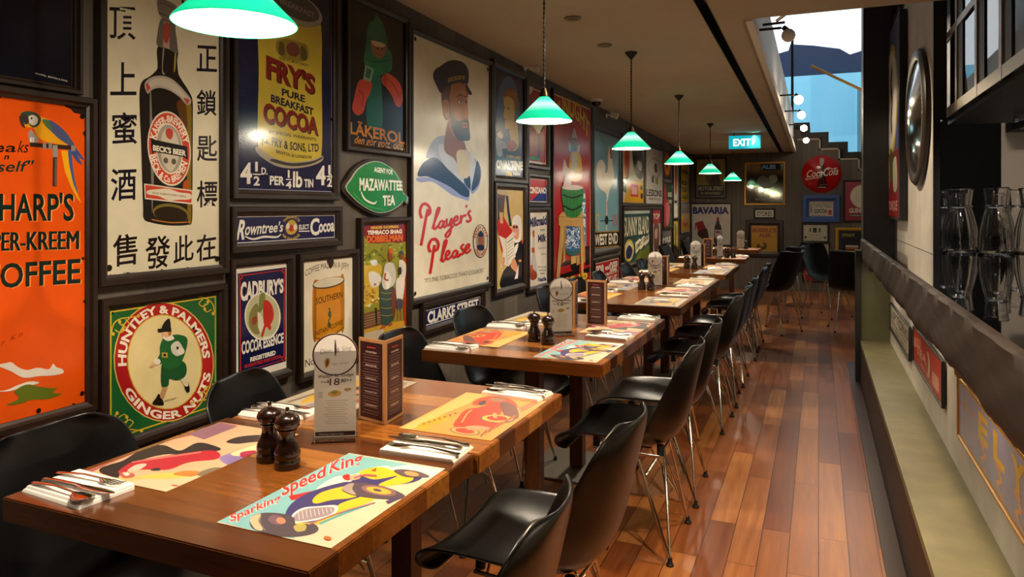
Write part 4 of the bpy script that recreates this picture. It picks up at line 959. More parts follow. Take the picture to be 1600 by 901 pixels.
# --- red cocktail poster
s = wallsign([(822, 134), (852, 142), (852, 257), (823, 257)], base='#97201f')
s.border(.02, .015, '#c9beb0'); s.view(760, 100, 4.741)
s.poly([(300, 160), (340, 175), (330, 210), (310, 240)], '#c9beb0'); s.poly([(312, 450), (425, 445), (380, 530)], '#b9b49a'); s.poly([(340, 460), (415, 455), (378, 520)], '#d8d4b0'); s.stroke([(378, 520), (378, 700)], 16, '#29333e', 0); s.ell(348, 715, 42, 30, '#1f7a55', a0=180, a1=360); s.sm([(300, 740), (330, 728), (390, 725), (400, 745)], '#d0ccc0'); s.stroke([(395, 500), (420, 450)], 8, '#2a2420')
s.done('framed_poster', 'red framed poster with a tall stemmed cocktail glass', 'poster', GS, (.04, .03))

# --- cinzano
s = wallsign([(824, 277), (853, 280), (853, 315.5), (823.5, 317)], base='#b02322')
s.unit().poly([(1, .25), (1, .97), (.12, .97)], '#1d2f78').border(.02, .03, '#d4cfc6')
s.text('CINZANO', .05, .62, .95, .60, .24, '#e4ded0', bold=.05)
s.chips(8, 30, '#8f8a84', .03); s.done('enamel_sign', 'small red and blue diagonal aperitif sign', 'sign', GS, (.035, .028))

# --- newspaper man
s = wallsign([(772, 295), (816, 296), (815, 444), (772, 451)], base='#c2a668')
s.view(760, 280, 5.006)
s.poly([(60, 320), (120, 290), (170, 380), (190, 400), (180, 470), (120, 470), (112, 590), (95, 520)], '#b5271f')
s.sm([(75, 110), (100, 95), (140, 110), (135, 150), (125, 250), (118, 330), (95, 330), (90, 240)], '#5a4030'); s.poly([(92, 262), (118, 262), (118, 350), (95, 345)], '#cba070'); s.stroke([(150, 130), (160, 250), (178, 370)], 18, '#23283c', 0); s.stroke([(82, 150), (84, 320)], 12, '#23283c', 0)
s.sm([(68, 110), (95, 80), (140, 85), (150, 120), (110, 125)], '#b49a70')
s.sm([(190, 340), (200, 300), (232, 280), (260, 310), (268, 400), (258, 480), (240, 510), (205, 490), (192, 440)], '#dcd6cc'); s.sm([(190, 370), (225, 360), (245, 400), (238, 470), (210, 470), (194, 430)], '#cf8f74'); s.ell(212, 432, 14, 13, '#e0b4a4'); s.ell(204, 378, 9, 12, '#2a2620'); s.ell(226, 378, 9, 12, '#2a2620')
s.sm([(190, 520), (240, 500), (276, 510), (276, 830), (230, 830), (100, 840), (110, 740), (150, 680), (210, 600)], '#17171d'); s.sm([(212, 530), (238, 510), (225, 570), (205, 600)], '#e0dacc'); s.poly([(250, 480), (276, 495), (276, 520)], '#b5271f')
s.poly([(84, 440), (140, 470), (200, 410), (205, 520), (215, 610), (160, 685), (130, 670), (100, 695), (120, 560)], '#d6d0c2'); s.stroke([(140, 470), (150, 680)], 5, '#a8a294', 0)
for i in range(6): s.stroke([(152, 500 + i * 26), (196, 465 + i * 26)], 6 if i == 0 else 3, '#4a463e', 0)
s.sm([(175, 680), (200, 620), (228, 680), (222, 730), (205, 720)], '#cb8a68'); s.sm([(115, 610), (132, 620), (125, 680), (108, 680)], '#cb8a68'); s.poly([(205, 785), (240, 670), (232, 780)], '#ddd8cc'); s.ell(250, 645, 12, 10, '#c98a4a')
s.done('framed_poster', 'tan poster of a white haired man reading a newspaper', 'poster', GS, (.045, .03))

# --- milk
s = wallsign([(823.5, 330), (853, 331), (853, 440), (824, 451)], base='#d8d2c4')
s.view(760, 280, 5.006)
s.text('Milkmaid', 328, 372, 462, 352, 70, '#2a2a58', bold=.05); s.text('BRAND', 412, 405, 450, 402, 14, '#4a463e', bold=.03); s.text('Milk', 396, 492, 460, 482, 56, '#2a2a58', bold=.05)
s.sm([(352, 410), (364, 400), (370, 440), (372, 560), (385, 680), (384, 760), (340, 770), (332, 740), (345, 600), (350, 500)], '#b5aeb0'); s.sm([(350, 405), (366, 402), (366, 450), (352, 450)], '#a8663a'); s.sm([(346, 540), (366, 540), (366, 575), (346, 575)], '#a8502a'); s.sm([(332, 700), (384, 730), (384, 775), (340, 790)], '#8f3f26'); s.ell(345, 700, 10, 30, '#a8502a'); s.sm([(330, 820), (360, 800), (380, 815), (365, 850)], '#d4c4b4')
for y, a, b in ((545, 400, 455), (590, 420, 452), (690, 395, 460), (715, 400, 455), (740, 415, 445)): s.text('pure rich milk', a, y, b, y - 3, 14, '#5a564c')
s.text('Nestle', 395, 800, 458, 785, 34, '#2a2a58', bold=.04); s.text('ALL GROCERS', 395, 825, 440, 815, 10, '#5a564c')
s.chips(18, 33, '#3b2b1e', .01); s.done('enamel_sign', 'white enamel milk sign with a slim bottle shaped figure', 'sign', GS, (.04, .03))

# --- washing day red sign
s = wallsign([(861, 143), (921, 168.5), (922, 449), (862, 472)], base='#a51d1f')
s.border(.006, .006, '#d6cab4'); s.view(760, 100, 4.741)
yl = '#c9b02a'
s.text('SUNLIGHT', 500, 455, 752, 560, 150, yl, bold=.03, bow=120, h1=130)
s.sm([(622, 560), (632, 500), (642, 472), (656, 510), (662, 560), (640, 575)], '#a89a94'); s.sm([(620, 560), (640, 545), (660, 560), (662, 620), (645, 655), (622, 630)], '#7d4a38'); s.sm([(598, 570), (615, 600), (625, 650), (605, 640)], '#b4a49c'); s.sm([(682, 590), (665, 620), (660, 660), (680, 640)], '#b4a49c'); s.ell(628, 632, 14, 26, '#4a64a8')
s.sm([(612, 680), (630, 650), (670, 650), (695, 700), (700, 800), (690, 860), (620, 860), (604, 780)], '#c4a01e'); s.sm([(625, 680), (660, 670), (662, 770), (625, 775)], '#c4bcae'); s.sm([(560, 740), (572, 705), (590, 760), (612, 780), (600, 830), (575, 900), (560, 860)], '#c4b4a8')
s.view(760, 280, 5.006)
s.sm([(735, 100), (765, 120), (775, 480), (765, 540), (720, 520)], '#3f7f9c')
for i in range(60):
    r_ = random.Random(i + 200); x = r_.uniform(738, 764); s.ell(x, r_.uniform(110, 430), 5, 9, '#dfe4e4', n=7)
s.poly([(540, 560), (770, 520), (800, 515), (800, 700), (760, 740), (560, 760)], '#a51d1f')
for p in ([(560, 690), (800, 620), (800, 590), (600, 640)], [(540, 760), (700, 700), (720, 730), (560, 790)], [(750, 700), (800, 680), (800, 720), (760, 730)]): s.poly(p, '#16110f')
s.poly([(765, 520), (800, 515), (800, 660), (765, 670)], '#16110f'); s.poly([(650, 660), (720, 600), (718, 740), (650, 700)], '#16110f')
s.sm([(612, 370), (718, 370), (722, 500), (720, 560), (680, 590), (630, 585), (605, 550)], '#2f5f96')
for i in range(150):
    r_ = random.Random(i); s.ell(r_.uniform(612, 720), r_.uniform(375, 540), r_.uniform(3, 7), r_.uniform(3, 7), r_.choice(['#dfe6ea', '#8fb4d8', '#e8ecec']), n=6)
s.sm([(606, 545), (660, 560), (720, 545), (716, 575), (680, 595), (630, 590)], '#1f5a58')
wd = '#c29a5a'
s.poly([(566, 350), (598, 350), (592, 480), (560, 770), (536, 768)], wd); s.poly([(722, 350), (748, 350), (748, 750), (732, 755)], wd); s.poly([(596, 360), (612, 360), (604, 640), (584, 655)], '#a88248'); s.poly([(735, 350), (750, 350), (764, 640), (748, 650)], '#a88248'); s.poly([(650, 600), (690, 595), (690, 650), (650, 665)], wd); s.poly([(692, 595), (720, 590), (720, 660), (694, 670)], '#a88248')
s.poly([(552, 290), (580, 255), (742, 250), (748, 290), (745, 370), (552, 362)], wd); s.stroke([(554, 292), (748, 296)], 4, '#7d5a2a', 0); s.stroke([(580, 320), (640, 328), (720, 322)], 3, '#a88248')
s.sm([(576, 60), (660, 80), (744, 62), (730, 240), (700, 290), (650, 300), (610, 280), (590, 220)], '#2f7a3c'); s.stroke([(580, 120), (660, 142), (740, 116)], 12, '#171411'); s.stroke([(590, 205), (660, 238), (732, 200)], 12, '#171411')
for x in (612, 640, 672, 702): s.stroke([(x, 84), (x + (660 - x) * .15, 285)], 3, '#245f30', 0)
s.ell(660, 62, 84, 20, '#d8c8c0'); s.sm([(590, 60), (598, 0), (625, -60), (650, 0), (640, 55)], '#cfc0b4'); s.text('SOAP', 600, 850, 780, 800, 80, yl, bold=.04)
s.done('enamel_sign', 'tall red soap sign with a green washing tub on a wooden stool', 'sign', GS, (.03, .028))

# --- weathercock sign
s = wallsign([(926, 203), (965.5, 216), (965.5, 384), (926, 392.5)], base='#6f9aa4')
s.view(920, 190, 4.288)
s.sm([(45, 310), (60, 265), (85, 258), (105, 300), (102, 340), (120, 330), (122, 230), (130, 165), (142, 200), (160, 330), (165, 400), (140, 440), (128, 480), (118, 530), (108, 480), (70, 450), (48, 400)], '#d8d0ba'); s.sm([(135, 195), (145, 180), (150, 240), (140, 245)], '#b0423a')
s.stroke([(113, 520), (113, 730)], 6, '#c9b890', 0); s.stroke([(70, 665), (155, 662)], 6, '#2a2420', 0); s.ell(113, 660, 12, 30, '#2a2420')
s.text('G', 36, 720, 66, 720, 110, '#b89a3a', bold=.0); s.text('W', 150, 712, 188, 708, 100, '#b0524a', bold=.0)
s.poly([(25, 738), (195, 728), (195, 835), (25, 858)], '#15120f'); s.stroke([(25, 742), (195, 732)], 6, '#a87f2c', 0); s.stroke([(25, 850), (195, 828)], 6, '#a87f2c', 0); s.text('WEST END', 34, 828, 188, 812, 72, '#ddd4be', bold=.03)
s.done('enamel_sign', 'pale blue sign with a white weathercock above black lettering', 'sign', GS, (.05, .03))

# --- red sign under weathercock
s = wallsign([(927, 409), (966, 402), (965, 438), (927, 446)], base='#a8242a')
s.border(.03, .04, '#d0c6b8').unit().rect(.05, .15, .95, .55, '#a8242a')
s.text('FOR', .07, .56, .38, .56, .40, '#dcd2c0', bold=.05); s.text('and', .42, .42, .6, .42, .2, '#dcd2c0', bold=.05); s.text('DEEP', .62, .54, .94, .54, .38, '#dcd2c0', bold=.05); s.text('TOBACCO', .3, .68, .93, .66, .1, '#dcd2c0', bold=.04); s.text('TOP UP', .35, .92, .92, .92, .18, '#d8b8a0', bold=.05)
s.done('enamel_sign', 'red lettered sign low on the wall beneath the weathercock sign', 'sign', GS, (.03, .028))

# --- photo poster with yellow foot
s = wallsign([(970, 213), (1004.5, 226), (1004.5, 316), (970, 318)], base='#cfc6ae')
s.unit().poly([(.0, .0), (.38, .02), (.3, .6), (.0, .65)], '#c4a44a').sm([(.12, .15), (.3, .1), (.33, .4), (.26, .62), (.14, .55)], '#9c2a2a').sm([(.45, .1), (.7, .06), (.95, .12), (.98, .5), (.8, .6), (.55, .48)], '#5c5a58').sm([(.5, .2), (.6, .18), (.62, .4), (.52, .42)], '#22201f').sm([(.72, .3), (.9, .34), (.86, .46), (.7, .42)], '#c9c4bc').poly([(.22, .66), (1, .62), (1, 1), (.1, 1)], '#c9971c').poly([(.0, .66), (.2, .72), (.18, .85), (.02, .82)], '#2c4a2c').rect(.38, .70, .72, .90, '#b5302a').rect(.42, .74, .68, .86, '#d6a49a').ell(.88, .74, .05, .04, '#3a3420').ell(.9, .88, .06, .05, '#3a3420')
s.done('framed_poster', 'poster with a grey photograph above a yellow panel and red label', 'poster', GS, (.04, .03))
# --- white cycling lesson poster
s = wallsign([(1006.5, 230), (1034, 234), (1034, 318), (1007, 319)], base='#c4beb2')
s.unit().ell(.55, .34, .4, .18, '#a8a49c').ell(.55, .34, .34, .15, '#c4beb2').sm([(.5, .3), (.62, .26), (.66, .4), (.55, .42)], '#3a3634').sm([(.56, .34), (.64, .36), (.6, .42)], '#9c2a2a').rect(.36, .5, .48, .62, '#5a5650').rect(.56, .52, .72, .64, '#8f8a3c').text('LESSONS', .08, .86, .95, .86, .12, '#3a3834', bold=.03).text('FREE TO ALL', .2, .93, .9, .93, .04, '#5a5650')
s.done('framed_poster', 'pale grey poster with a wheel drawing and dark lettering', 'poster', GS, (.03, .028))
# --- sunny sign
s = wallsign([(972.5, 328), (1014, 328), (1014, 404), (972, 411)], base='#1f4444')
s.unit().rect(0, 0, 1, .07, '#aab4a8')
s.text('SUNNY', .03, .48, .50, .48, .36, '#d8cca8', bold=.02); s.text('ISLAND', .53, .48, .97, .48, .36, '#d8cca8', bold=.02); s.rect(0, .5, 1, .52, '#143032')
s.ell(.2, .76, .17, .21, '#c9a93a').ell(.2, .76, .13, .17, '#d6cca8').sm([(.1, .76), (.2, .66), (.32, .76), (.26, .9), (.12, .9)], '#2a3858').poly([(.42, .64), (.6, .56), (.62, .6), (.75, .52), (.78, .56), (.97, .5), (.97, .66), (.8, .74), (.78, .70), (.62, .80), (.6, .76), (.44, .86)], '#d8cca8').text('SIMPLY', .46, .78, .7, .68, .1, '#1f4444', bold=.03).text('GRAND', .72, .68, .94, .6, .1, '#1f4444', bold=.03).sm([(.42, .95), (.6, .82), (.8, .8), (.97, .75), (.97, 1), (.42, 1)], '#5f6a24')
s.done('enamel_sign', 'dark green sign with tall cream lettering over a round badge', 'sign', GS, (.045, .03))
# --- narrow signs towards the corner
s = wallsign([(1017.5, 327), (1031, 328), (1031, 398), (1018, 400)], base='#c2a8a0')
s.unit().rect(0, 0, 1, .3, '#a82c30').text('TOP', .1, .2, .9, .2, .12, '#dcd0c4', bold=.03).sm([(.2, .35), (.7, .3), (.85, .6), (.6, .95), (.25, .9)], '#6e4a44').sm([(.3, .45), (.6, .42), (.6, .6), (.34, .62)], '#c9a090')
s.done('enamel_sign', 'narrow pink and red sign beside the dark green lettered sign', 'sign', GS, (.03, .025))
s = wallsign([(1035, 235), (1047, 238), (1047, 277), (1035, 278)], base='#221f1c'); s.unit()
s.ell(.5, .5, .47, .48, '#8f4a1c').ell(.5, .5, .36, .4, '#c4741f').sm([(.35, .5), (.5, .3), (.62, .55), (.5, .7)], '#8f3a1c')
s.done('framed_poster', 'small dark panel with an orange oval high on the wall', 'poster', GS, (.02, .02))
s = wallsign([(1035.5, 286), (1049.5, 287), (1049, 352), (1035.5, 357)], base='#24442a'); s.unit()
s.sm([(.0, .05), (.2, .02), (.45, .4), (.5, .7), (.3, .98), (.05, .9)], '#b02a34').sm([(.25, .5), (.5, .45), (.75, .6), (.6, .9), (.35, .95)], '#c9606c').text('SEED', .5, .3, .95, .3, .1, '#c4c09c', bold=.03).text('CAKE', .5, .45, .95, .45, .08, '#c4c09c', bold=.03)
s.done('enamel_sign', 'green sign with red parrots under the orange oval', 'sign', GS, (.02, .02))
s = wallsign([(1033, 360), (1048, 360), (1048, 398), (1033, 402)], base='#5a5454'); s.unit()
s.text('MRS', .1, .45, .9, .45, .2, '#c4c0b8', bold=.03).rect(.08, .58, .92, .95, '#b4aca8')
s.done('enamel_sign', 'grey sign with white capitals under the red parrots sign', 'sign', GS, (.02, .02))
s = wallsign([(1051, 242), (1058.5, 244), (1058.5, 340), (1051, 341)], base='#c9c4ae'); s.unit()
s.sm([(.3, .1), (.6, .08), (.75, .4), (.6, .62), (.35, .55)], '#b8521f').rect(.2, .72, .8, .76, '#4a463e').rect(.1, .8, .9, .98, '#dcd6c4')
s.done('enamel_sign', 'tall slim white sign with an orange bottle', 'sign', GS, (.02, .02))
s = wallsign([(1062.5, 255), (1077, 259), (1077, 362), (1062.5, 364)], base='#b4a88c'); s.unit()
s.rect(0, 0, .8, .55, '#c9a01a').rect(.1, .08, .7, .14, '#8f4a1c').text('BEER', .12, .3, .7, .3, .06, '#2a2414', bold=.03).text('STOUT', .12, .4, .7, .4, .06, '#2a2414', bold=.03).text('ALE', .12, .5, .7, .5, .05, '#2a2414', bold=.03).rect(0, .56, 1, .72, '#8f8478').rect(0, .74, 1, .98, '#c9a01a').ell(.5, .85, .3, .07, '#b8661f').stroke([(.95, .2), (.95, .6)], .08, '#6e4a2c', 0)
s.done('enamel_sign', 'tall yellow sign with stacked dark lettering by the room corner', 'sign', GS, (.02, .02))
s = wallsign([(1062.5, 371), (1077, 370), (1077, 398), (1062.5, 402)], base='#8f887c'); s.unit()
s.rect(.1, .1, .45, .6, '#c4a43a').sm([(.5, .2), (.8, .15), (.85, .7), (.55, .8)], '#5a5248').ell(.3, .4, .1, .15, '#a83a2a')
s.done('enamel_sign', 'small mottled sign below the tall yellow sign', 'sign', GS, (.02, .02))
s = wallsign([(1051, 345), (1058.5, 345), (1058.5, 398), (1051, 400)], base='#b49c3a'); s.unit()
s.sm([(.3, .1), (.7, .2), (.6, .6), (.4, .8)], '#5c6a2c').ell(.5, .45, .2, .06, '#a8522a')
s.done('enamel_sign', 'slim ochre sign below the tall white sign', 'sign', GS, (.02, .02))

# ------------------------------------------------------------------ back wall
GB = 'signs on the back wall'
s = wallsign([(1089, 249), (1134, 248), (1133, 308), (1088, 308)], 'back', base='#a89c4a', rough=.3)
s.unit().rect(.02, .68, .98, .98, '#2a2a30').sm([(.3, .3), (.5, .1), (.8, .15), (.75, .6), (.4, .66)], '#6e6a4a').sm([(.5, .5), (.7, .4), (.85, .66), (.5, .68)], '#4a483a').text('MOTOR SPIRIT', .06, .82, .94, .82, .11, '#b4ac8c', bold=.04).text('BY APPOINTMENT', .16, .93, .84, .93, .07, '#a8a088', bold=.03).border(.0, .02, '#a8a090')
s.done('framed_poster', 'yellow poster with a dark lettered foot on the back wall', 'poster', GB, (.03, .025))
s = wallsign([(1081, 319), (1141.5, 318), (1142, 381), (1081, 383)], 'back', base='#cfc8bc', rough=.3)
s.view(1060, 230, 6.006)
s.text('BAVARIA', 136, 624, 474, 618, 62, '#1c1c6e', bold=.05)
s.poly([(162, 712), (232, 690), (262, 762), (186, 796)], '#9c1a1c'); s.stroke([(164, 714), (156, 780)], 8, '#241a18', 0); s.sm([(186, 796), (262, 762), (282, 800), (290, 860), (272, 880), (225, 860), (188, 830)], '#3d2318')
s.sm([(342, 760), (355, 715), (362, 690), (366, 655), (382, 655), (386, 690), (392, 715), (408, 760), (406, 900), (342, 900)], '#332a30'); s.rect(365, 655, 383, 690, '#9c1a1c'); s.rect(345, 770, 405, 850, '#b4a8b8'); s.rect(355, 785, 395, 800, '#9c1a1c'); s.rect(350, 830, 400, 842, '#b86a6a')
s.chips(40, 41, '#4a443c', .016); s.done('enamel_sign', 'white sign with a red fez and a dark bottle on the back wall', 'sign', GB, (.03, .02))
# pub mirror with gilt frame
s = wallsign([(1166, 256), (1224, 255), (1224, 317), (1166, 317.5)], 'back', base='#8a8478')
s.mb = MB().box((-s.W / 2, -s.H / 2, .002), (s.W / 2, s.H / 2, .01), solid('aged mirror', '#8f8674', .06, 1.0)); s.unit()
s.text('ALES', .42, .13, .8, .13, .1, '#6f9ac4', bold=.04).sm([(.3, .4), (.45, .3), (.6, .36), (.7, .3), (.8, .45), (.7, .6), (.5, .62), (.36, .55)], '#5c5444').sm([(.62, .32), (.8, .3), (.84, .44), (.7, .5)], '#77705c').text('ESTABLISHED', .25, .93, .75, .93, .05, '#5c5444')
o = s.done('pub_mirror', 'old pub mirror in a gilt frame on the back wall', 'mirror', GB, (.03, .028), fmat=GOLD)
s2 = wallsign([(1180, 328), (1209, 327.5), (1209, 339), (1180, 339.5)], 'back', base='#cfc8b4', rough=.3)
s2.unit().text('STORES', .08, .82, .92, .82, .64, '#2a2420', bold=.03)
s2.done('enamel_sign', 'small white sign of black capitals under the pub mirror', 'sign', GB, (.03, .022), fmat=BLACK)
s = wallsign([(1173.5, 352), (1215, 351.5), (1215, 393), (1173.5, 393)], 'back', base='#b0801a', rough=.3)
s.unit().text("RUSSELL'S", .06, .26, .94, .26, .15, '#8f2a14', bold=.04).text('ALES', .3, .44, .74, .44, .13, '#8f2a14', bold=.04).sm([(.2, .8), (.3, .7), (.36, .8), (.5, .78), (.46, .66), (.58, .7), (.56, .9), (.3, .92)], '#4a3a1c')
s.done('framed_poster', 'ochre ale poster with red lettering low on the back wall', 'poster', GB, (.09, .03))
# red button disc
cx_, cy_ = 1283.5, 272
a = onY(1252, 272, Y1); b_ = onY(1315.5, 272, Y1); R = (b_[0] - a[0]) / 2; c = onY(cx_, cy_, Y1)
dsk = Sign((c[0], Y1 - .004, c[2]), (1, 0, 0), (0, 0, 1), 2 * R, 2 * R, None)
dsk.mb = MB(); dm = ink('#ad1216', .18); pr = [(R, .0), (R, .004)] + [(R * q, .0835 * (1 - q ** 2.2) + .004) for q in (.99, .96, .92, .86, .8, .72, .64, .55, .45, .35, .25, .15, .07)] + [(0.0, .0875)]
dsk.mb.lathe(pr, dm, 48)
def dome(r): 
    q = min(r / R, 1); return .0835 * (1 - q ** 2.2)
def dlay(pts, tris, col, rough=None):
    dsk.k += 1; L2 = [dsk.loc(p) for p in pts]; T = [[L2[f_[0]], L2[f_[i_ + 1]], L2[f_[i_ + 2]]] for f_ in tris for i_ in range(len(f_) - 2)]; V_ = []; F_ = []
    while T:
        a_, b_, c_ = T.pop(); e_ = [math.dist(a_, b_), math.dist(b_, c_), math.dist(c_, a_)]; m_ = max(e_)
        if m_ > .035:
            q_ = e_.index(m_); a_, b_, c_ = [(a_, b_, c_), (b_, c_, a_), (c_, a_, b_)][q_]; h_ = ((a_[0] + b_[0]) / 2, (a_[1] + b_[1]) / 2); T += [[a_, h_, c_], [h_, b_, c_]]; continue
        F_.append([len(V_), len(V_) + 1, len(V_) + 2]); V_ += [a_, b_, c_]
    dsk.mb.add([(x, y, dome(math.hypot(x, y)) + .0055 + dsk.k * 3e-4) for x, y in V_], F_, ink(col, .2)); return dsk
dsk.lay = dlay
U2 = lambda p: [(x, y) for x, y in p]
dsk.sm([(.46, .10), (.56, .10), (.57, .28), (.62, .36), (.64, .5), (.61, .62), (.64, .76), (.62, .88), (.42, .88), (.40, .76), (.43, .62), (.40, .5), (.42, .36), (.46, .28)], '#4a1512')
dsk.sm([(.46, .09), (.56, .09), (.555, .2), (.52, .28), (.47, .26)], '#9aa294')
v = 'Coca', 'Cola'
dsk.text('Coca', .12, .585, .52, .565, .2, '#e6dccb', shear=.22, bold=.012); dsk.text('-', .49, .52, .55, .52, .2, '#e6dccb'); dsk.text('Cola', .53, .56, .90, .52, .21, '#e6dccb', shear=.22, bold=.012)
dsk.stroke([(.16, .56), (.12, .64), (.2, .63), (.35, .605), (.5, .6)], .022, '#e6dccb', taper=True); dsk.stroke([(.56, .40), (.66, .34), (.78, .37), (.90, .34)], .022, '#e6dccb', taper=True)
dsk.text('Trade mark', .44, .80, .64, .79, .022, '#c9a8a0'); dsk.rect(.42, .84, .62, .87, '#b8a49c')
o = dsk.done('button_sign', 'domed red round cola sign with white script on the back wall', 'sign', GB)
s = wallsign([(1264, 314), (1302, 313.5), (1302, 337.5), (1264, 338)], 'back', base='#c4baa4', rough=.3)
s.unit().text('ROWNTREES', .06, .44, .94, .44, .3, '#3a4258', bold=.0).text('COCOA', .2, .78, .76, .78, .26, '#2a2e48', bold=.05).text('R', .06, .8, .16, .8, .4, '#3a4258').rect(.8, .58, .94, .9, '#a8322a').text('elect', .1, .95, .7, .95, .08, '#a8322a')
s.done('framed_poster', 'cream cocoa sign in a wide mitred blue frame', 'poster', GB, (.10, .05), fmat=solid('blue frame paint', '#33508f', .35))
s = wallsign([(1320, 284), (1362, 283), (1362, 344), (1320, 345)], 'back', base='#97162a', rough=.3)
s.unit().ell(.66, .38, .46, .30, '#cfc4a8').ell(.66, .38, .42, .27, '#d8ceb4').text('GUINNESS', .16, .80, .98, .79, .12, '#d8ceb4', bold=.04).rect(.14, .83, .98, .9, '#171411').text('IS GOOD FOR YOU', .18, .885, .96, .885, .04, '#d8ceb4', bold=.02)
s.done('enamel_sign', 'crimson stout sign with a cream disc beside the black pillar', 'sign', GB, (.03, .02), fmat=BLACK)
s = wallsign([(1255, 351), (1293, 351), (1293, 376), (1255, 377)], 'back', base='#bdb8a4', rough=.3)
s.unit().border(.06, .02, '#7d8a74').rect(.26, .2, .32, .45, '#1f4a2c').rect(.4, .18, .56, .36, '#1d1a18').rect(.4, .36, .56, .48, '#1f4a2c').rect(.64, .2, .72, .45, '#1f4a2c').stroke([(.12, .7), (.3, .82), (.5, .8), (.7, .82), (.88, .7)], .03, '#8f8a70').ell(.1, .78, .05, .08, '#1f4a2c').ell(.9, .78, .05, .08, '#1f4a2c').text('OLD MALT', .24, .68, .74, .68, .1, '#7d7660')
s.done('enamel_sign', 'small cream mirror sign with green emblems under the blue framed sign', 'sign', GB, (.03, .02))
s = wallsign([(1310, 360.5), (1362, 359), (1362, 392), (1310, 392)], 'back', base='#15161c', rough=.3)
s.unit().text('STOUT', .12, .3, .5, .3, .14, '#a89a3a', bold=.04).rect(.22, .72, .6, .82, '#c4bca8').rect(.22, .82, .6, .93, '#a8661f').rect(.02, .1, .1, .95, '#1f2740')
s.done('framed_poster', 'dark picture in a bright yellow frame by the bar end', 'poster', GB, (.045, .03), fmat=solid('yellow frame paint', '#c4961a', .4))
s = wallsign([(1255, 381), (1295, 380.5), (1295, 438), (1255, 439)], 'back', base='#b0a898', rough=.3)
s.unit().rect(0, .67, 1, 1, '#97121f').text('CAMPARI', .1, .82, .9, .82, .1, '#c9b0a8', bold=.03).text('BEST', .3, .94, .62, .94, .08, '#c9b0a8', bold=.03).sm([(.26, .6), (.5, .52), (.6, .58), (.5, .66), (.3, .64)], '#2a2220')
s.done('enamel_sign', 'white and red sign low on the back wall behind a black chair', 'sign', GB, (.02, .02))

# ------------------------------------------------------------------ signs of the bar side
GP = 'signs on the bar side'
s = wallsign([(1395, 62), (1416, 28), (1418, 338), (1393, 338)], 'right', .555, base='#5a5f8f', rough=.2, t=.05, w0=.046)
s.unit().ell(.5, .38, .42, .30, '#c9a81c').ell(.5, .38, .36, .265, '#e6e0d2').stroke([(.55, .2), (.48, .3), (.56, .38), (.5, .48), (.54, .56)], .08, '#4a3a34').rect(0, .66, 1, .88, '#8f2a24').sm([(.1, .7), (.3, .66), (.4, .8), (.2, .86)], '#c98a6a').sm([(.45, .64), (.6, .68), (.6, .8), (.45, .8)], '#2f6a44').sm([(.62, .72), (.85, .7), (.9, .85), (.66, .86)], '#d8cbb0').rect(0, .88, 1, 1, '#a51d24').text('LE TONIQUE', .08, .965, .92, .965, .05, '#d8a49a', bold=.03)
s.done('framed_poster', 'tall poster with a white disc in a yellow ring beside the pillar', 'poster', GP)
MB().box((-s.W / 2 - .02, -s.H / 2 - .02, .001), (s.W / 2 + .02, s.H / 2 + .02, .0458), BLACK).build('frame', s.o)
# oval tray mirror
cm = onX(1436, 184, .552); ov = MB(); rz_, ry_ = (onX(1436, 290, .552)[2] - onX(1436, 78, .552)[2]) / -2, (onX(1421, 184, .552)[1] - onX(1451, 184, .552)[1]) / 2
t = empty('oval_mirror', (.555, cm[1], cm[2]), 0, 'oval mirror in a dark frame on the pale pier', 'mirror', GP)
Mo = Matrix(((0, 0, -1, 0), (-ry_, 0, 0, 0), (0, rz_, 0, 0), (0, 0, 0, 1)))
MB().lathe([(.88, .006)] + [(.86 * q, .012 + .05 * (1 - q * q)) for q in (1, .9, .75, .6, .45, .3, .15)] + [(.0, .062)], solid('domed mirror', '#b9bcc4', .12, 1.0), 48, Mo).build('mirror_glass', t, True)
MB().lathe([(.84, .0), (.84, .024), (.90, .036), (.96, .034), (1.0, .02), (1.0, .0)], W_FRAME, 48, Mo, True).build('frame', t, True)
s = wallsign([(1400, 8), (1411, 2), (1411, 14), (1400, 30)], 'right', .555, base='#1b1a1e'); s.done('framed_poster', 'small dark frame high above the pier poster', 'poster', GP, (.02, .03), fmat=BLACK)
# under the counter
s = wallsign([(1394, 478), (1424, 508), (1424, 560), (1394, 515)], 'right', .495, base='#c4bca6', rough=.3)
s.unit().text('LIPTONS', .05, .48, .95, .48, .34, '#3a3a5c', bold=.02).text('TEAS & COCOA', .06, .66, .9, .66, .1, '#4a4450', bold=.03).text('AT FIRST HAND', .1, .86, .9, .86, .12, '#4a4450', bold=.03).rect(0, .9, 1, 1, '#4a3a30')
s.done('enamel_sign', 'cream lettered sign under the counter at the far end of the bar', 'sign', GP, (.012, .015), fmat=BLACK)
s = wallsign([(1431, 516), (1477, 560), (1477, 632), (1431, 565)], 'right', .495, base='#a82a20', rough=.3)
s.unit().poly([(0, .3), (.3, .1), (.3, .35), (0, .6)], '#c46a50').text('TEA', .12, .62, .5, .62, .24, '#d6a08a', bold=.03).stroke([(.55, .2), (.6, .5), (.56, .85)], .05, '#d8b49a').rect(.7, .5, .9, .85, '#c98a74').text('No 1', .3, .86, .52, .86, .14, '#d6a08a')
s.done('enamel_sign', 'red sign under the bar counter between two brackets', 'sign', GP, (.012, .015), fmat=BLACK)
s = wallsign([(1503, 606), (1640, 730), (1640, 900), (1503, 676)], 'right', .495, base='#8a88a0', rough=.25)
s.unit().border(.02, .025, '#b08a1e').text('try a', .06, .38, .24, .38, .18, '#a87f2c', shear=.1, bold=.02)
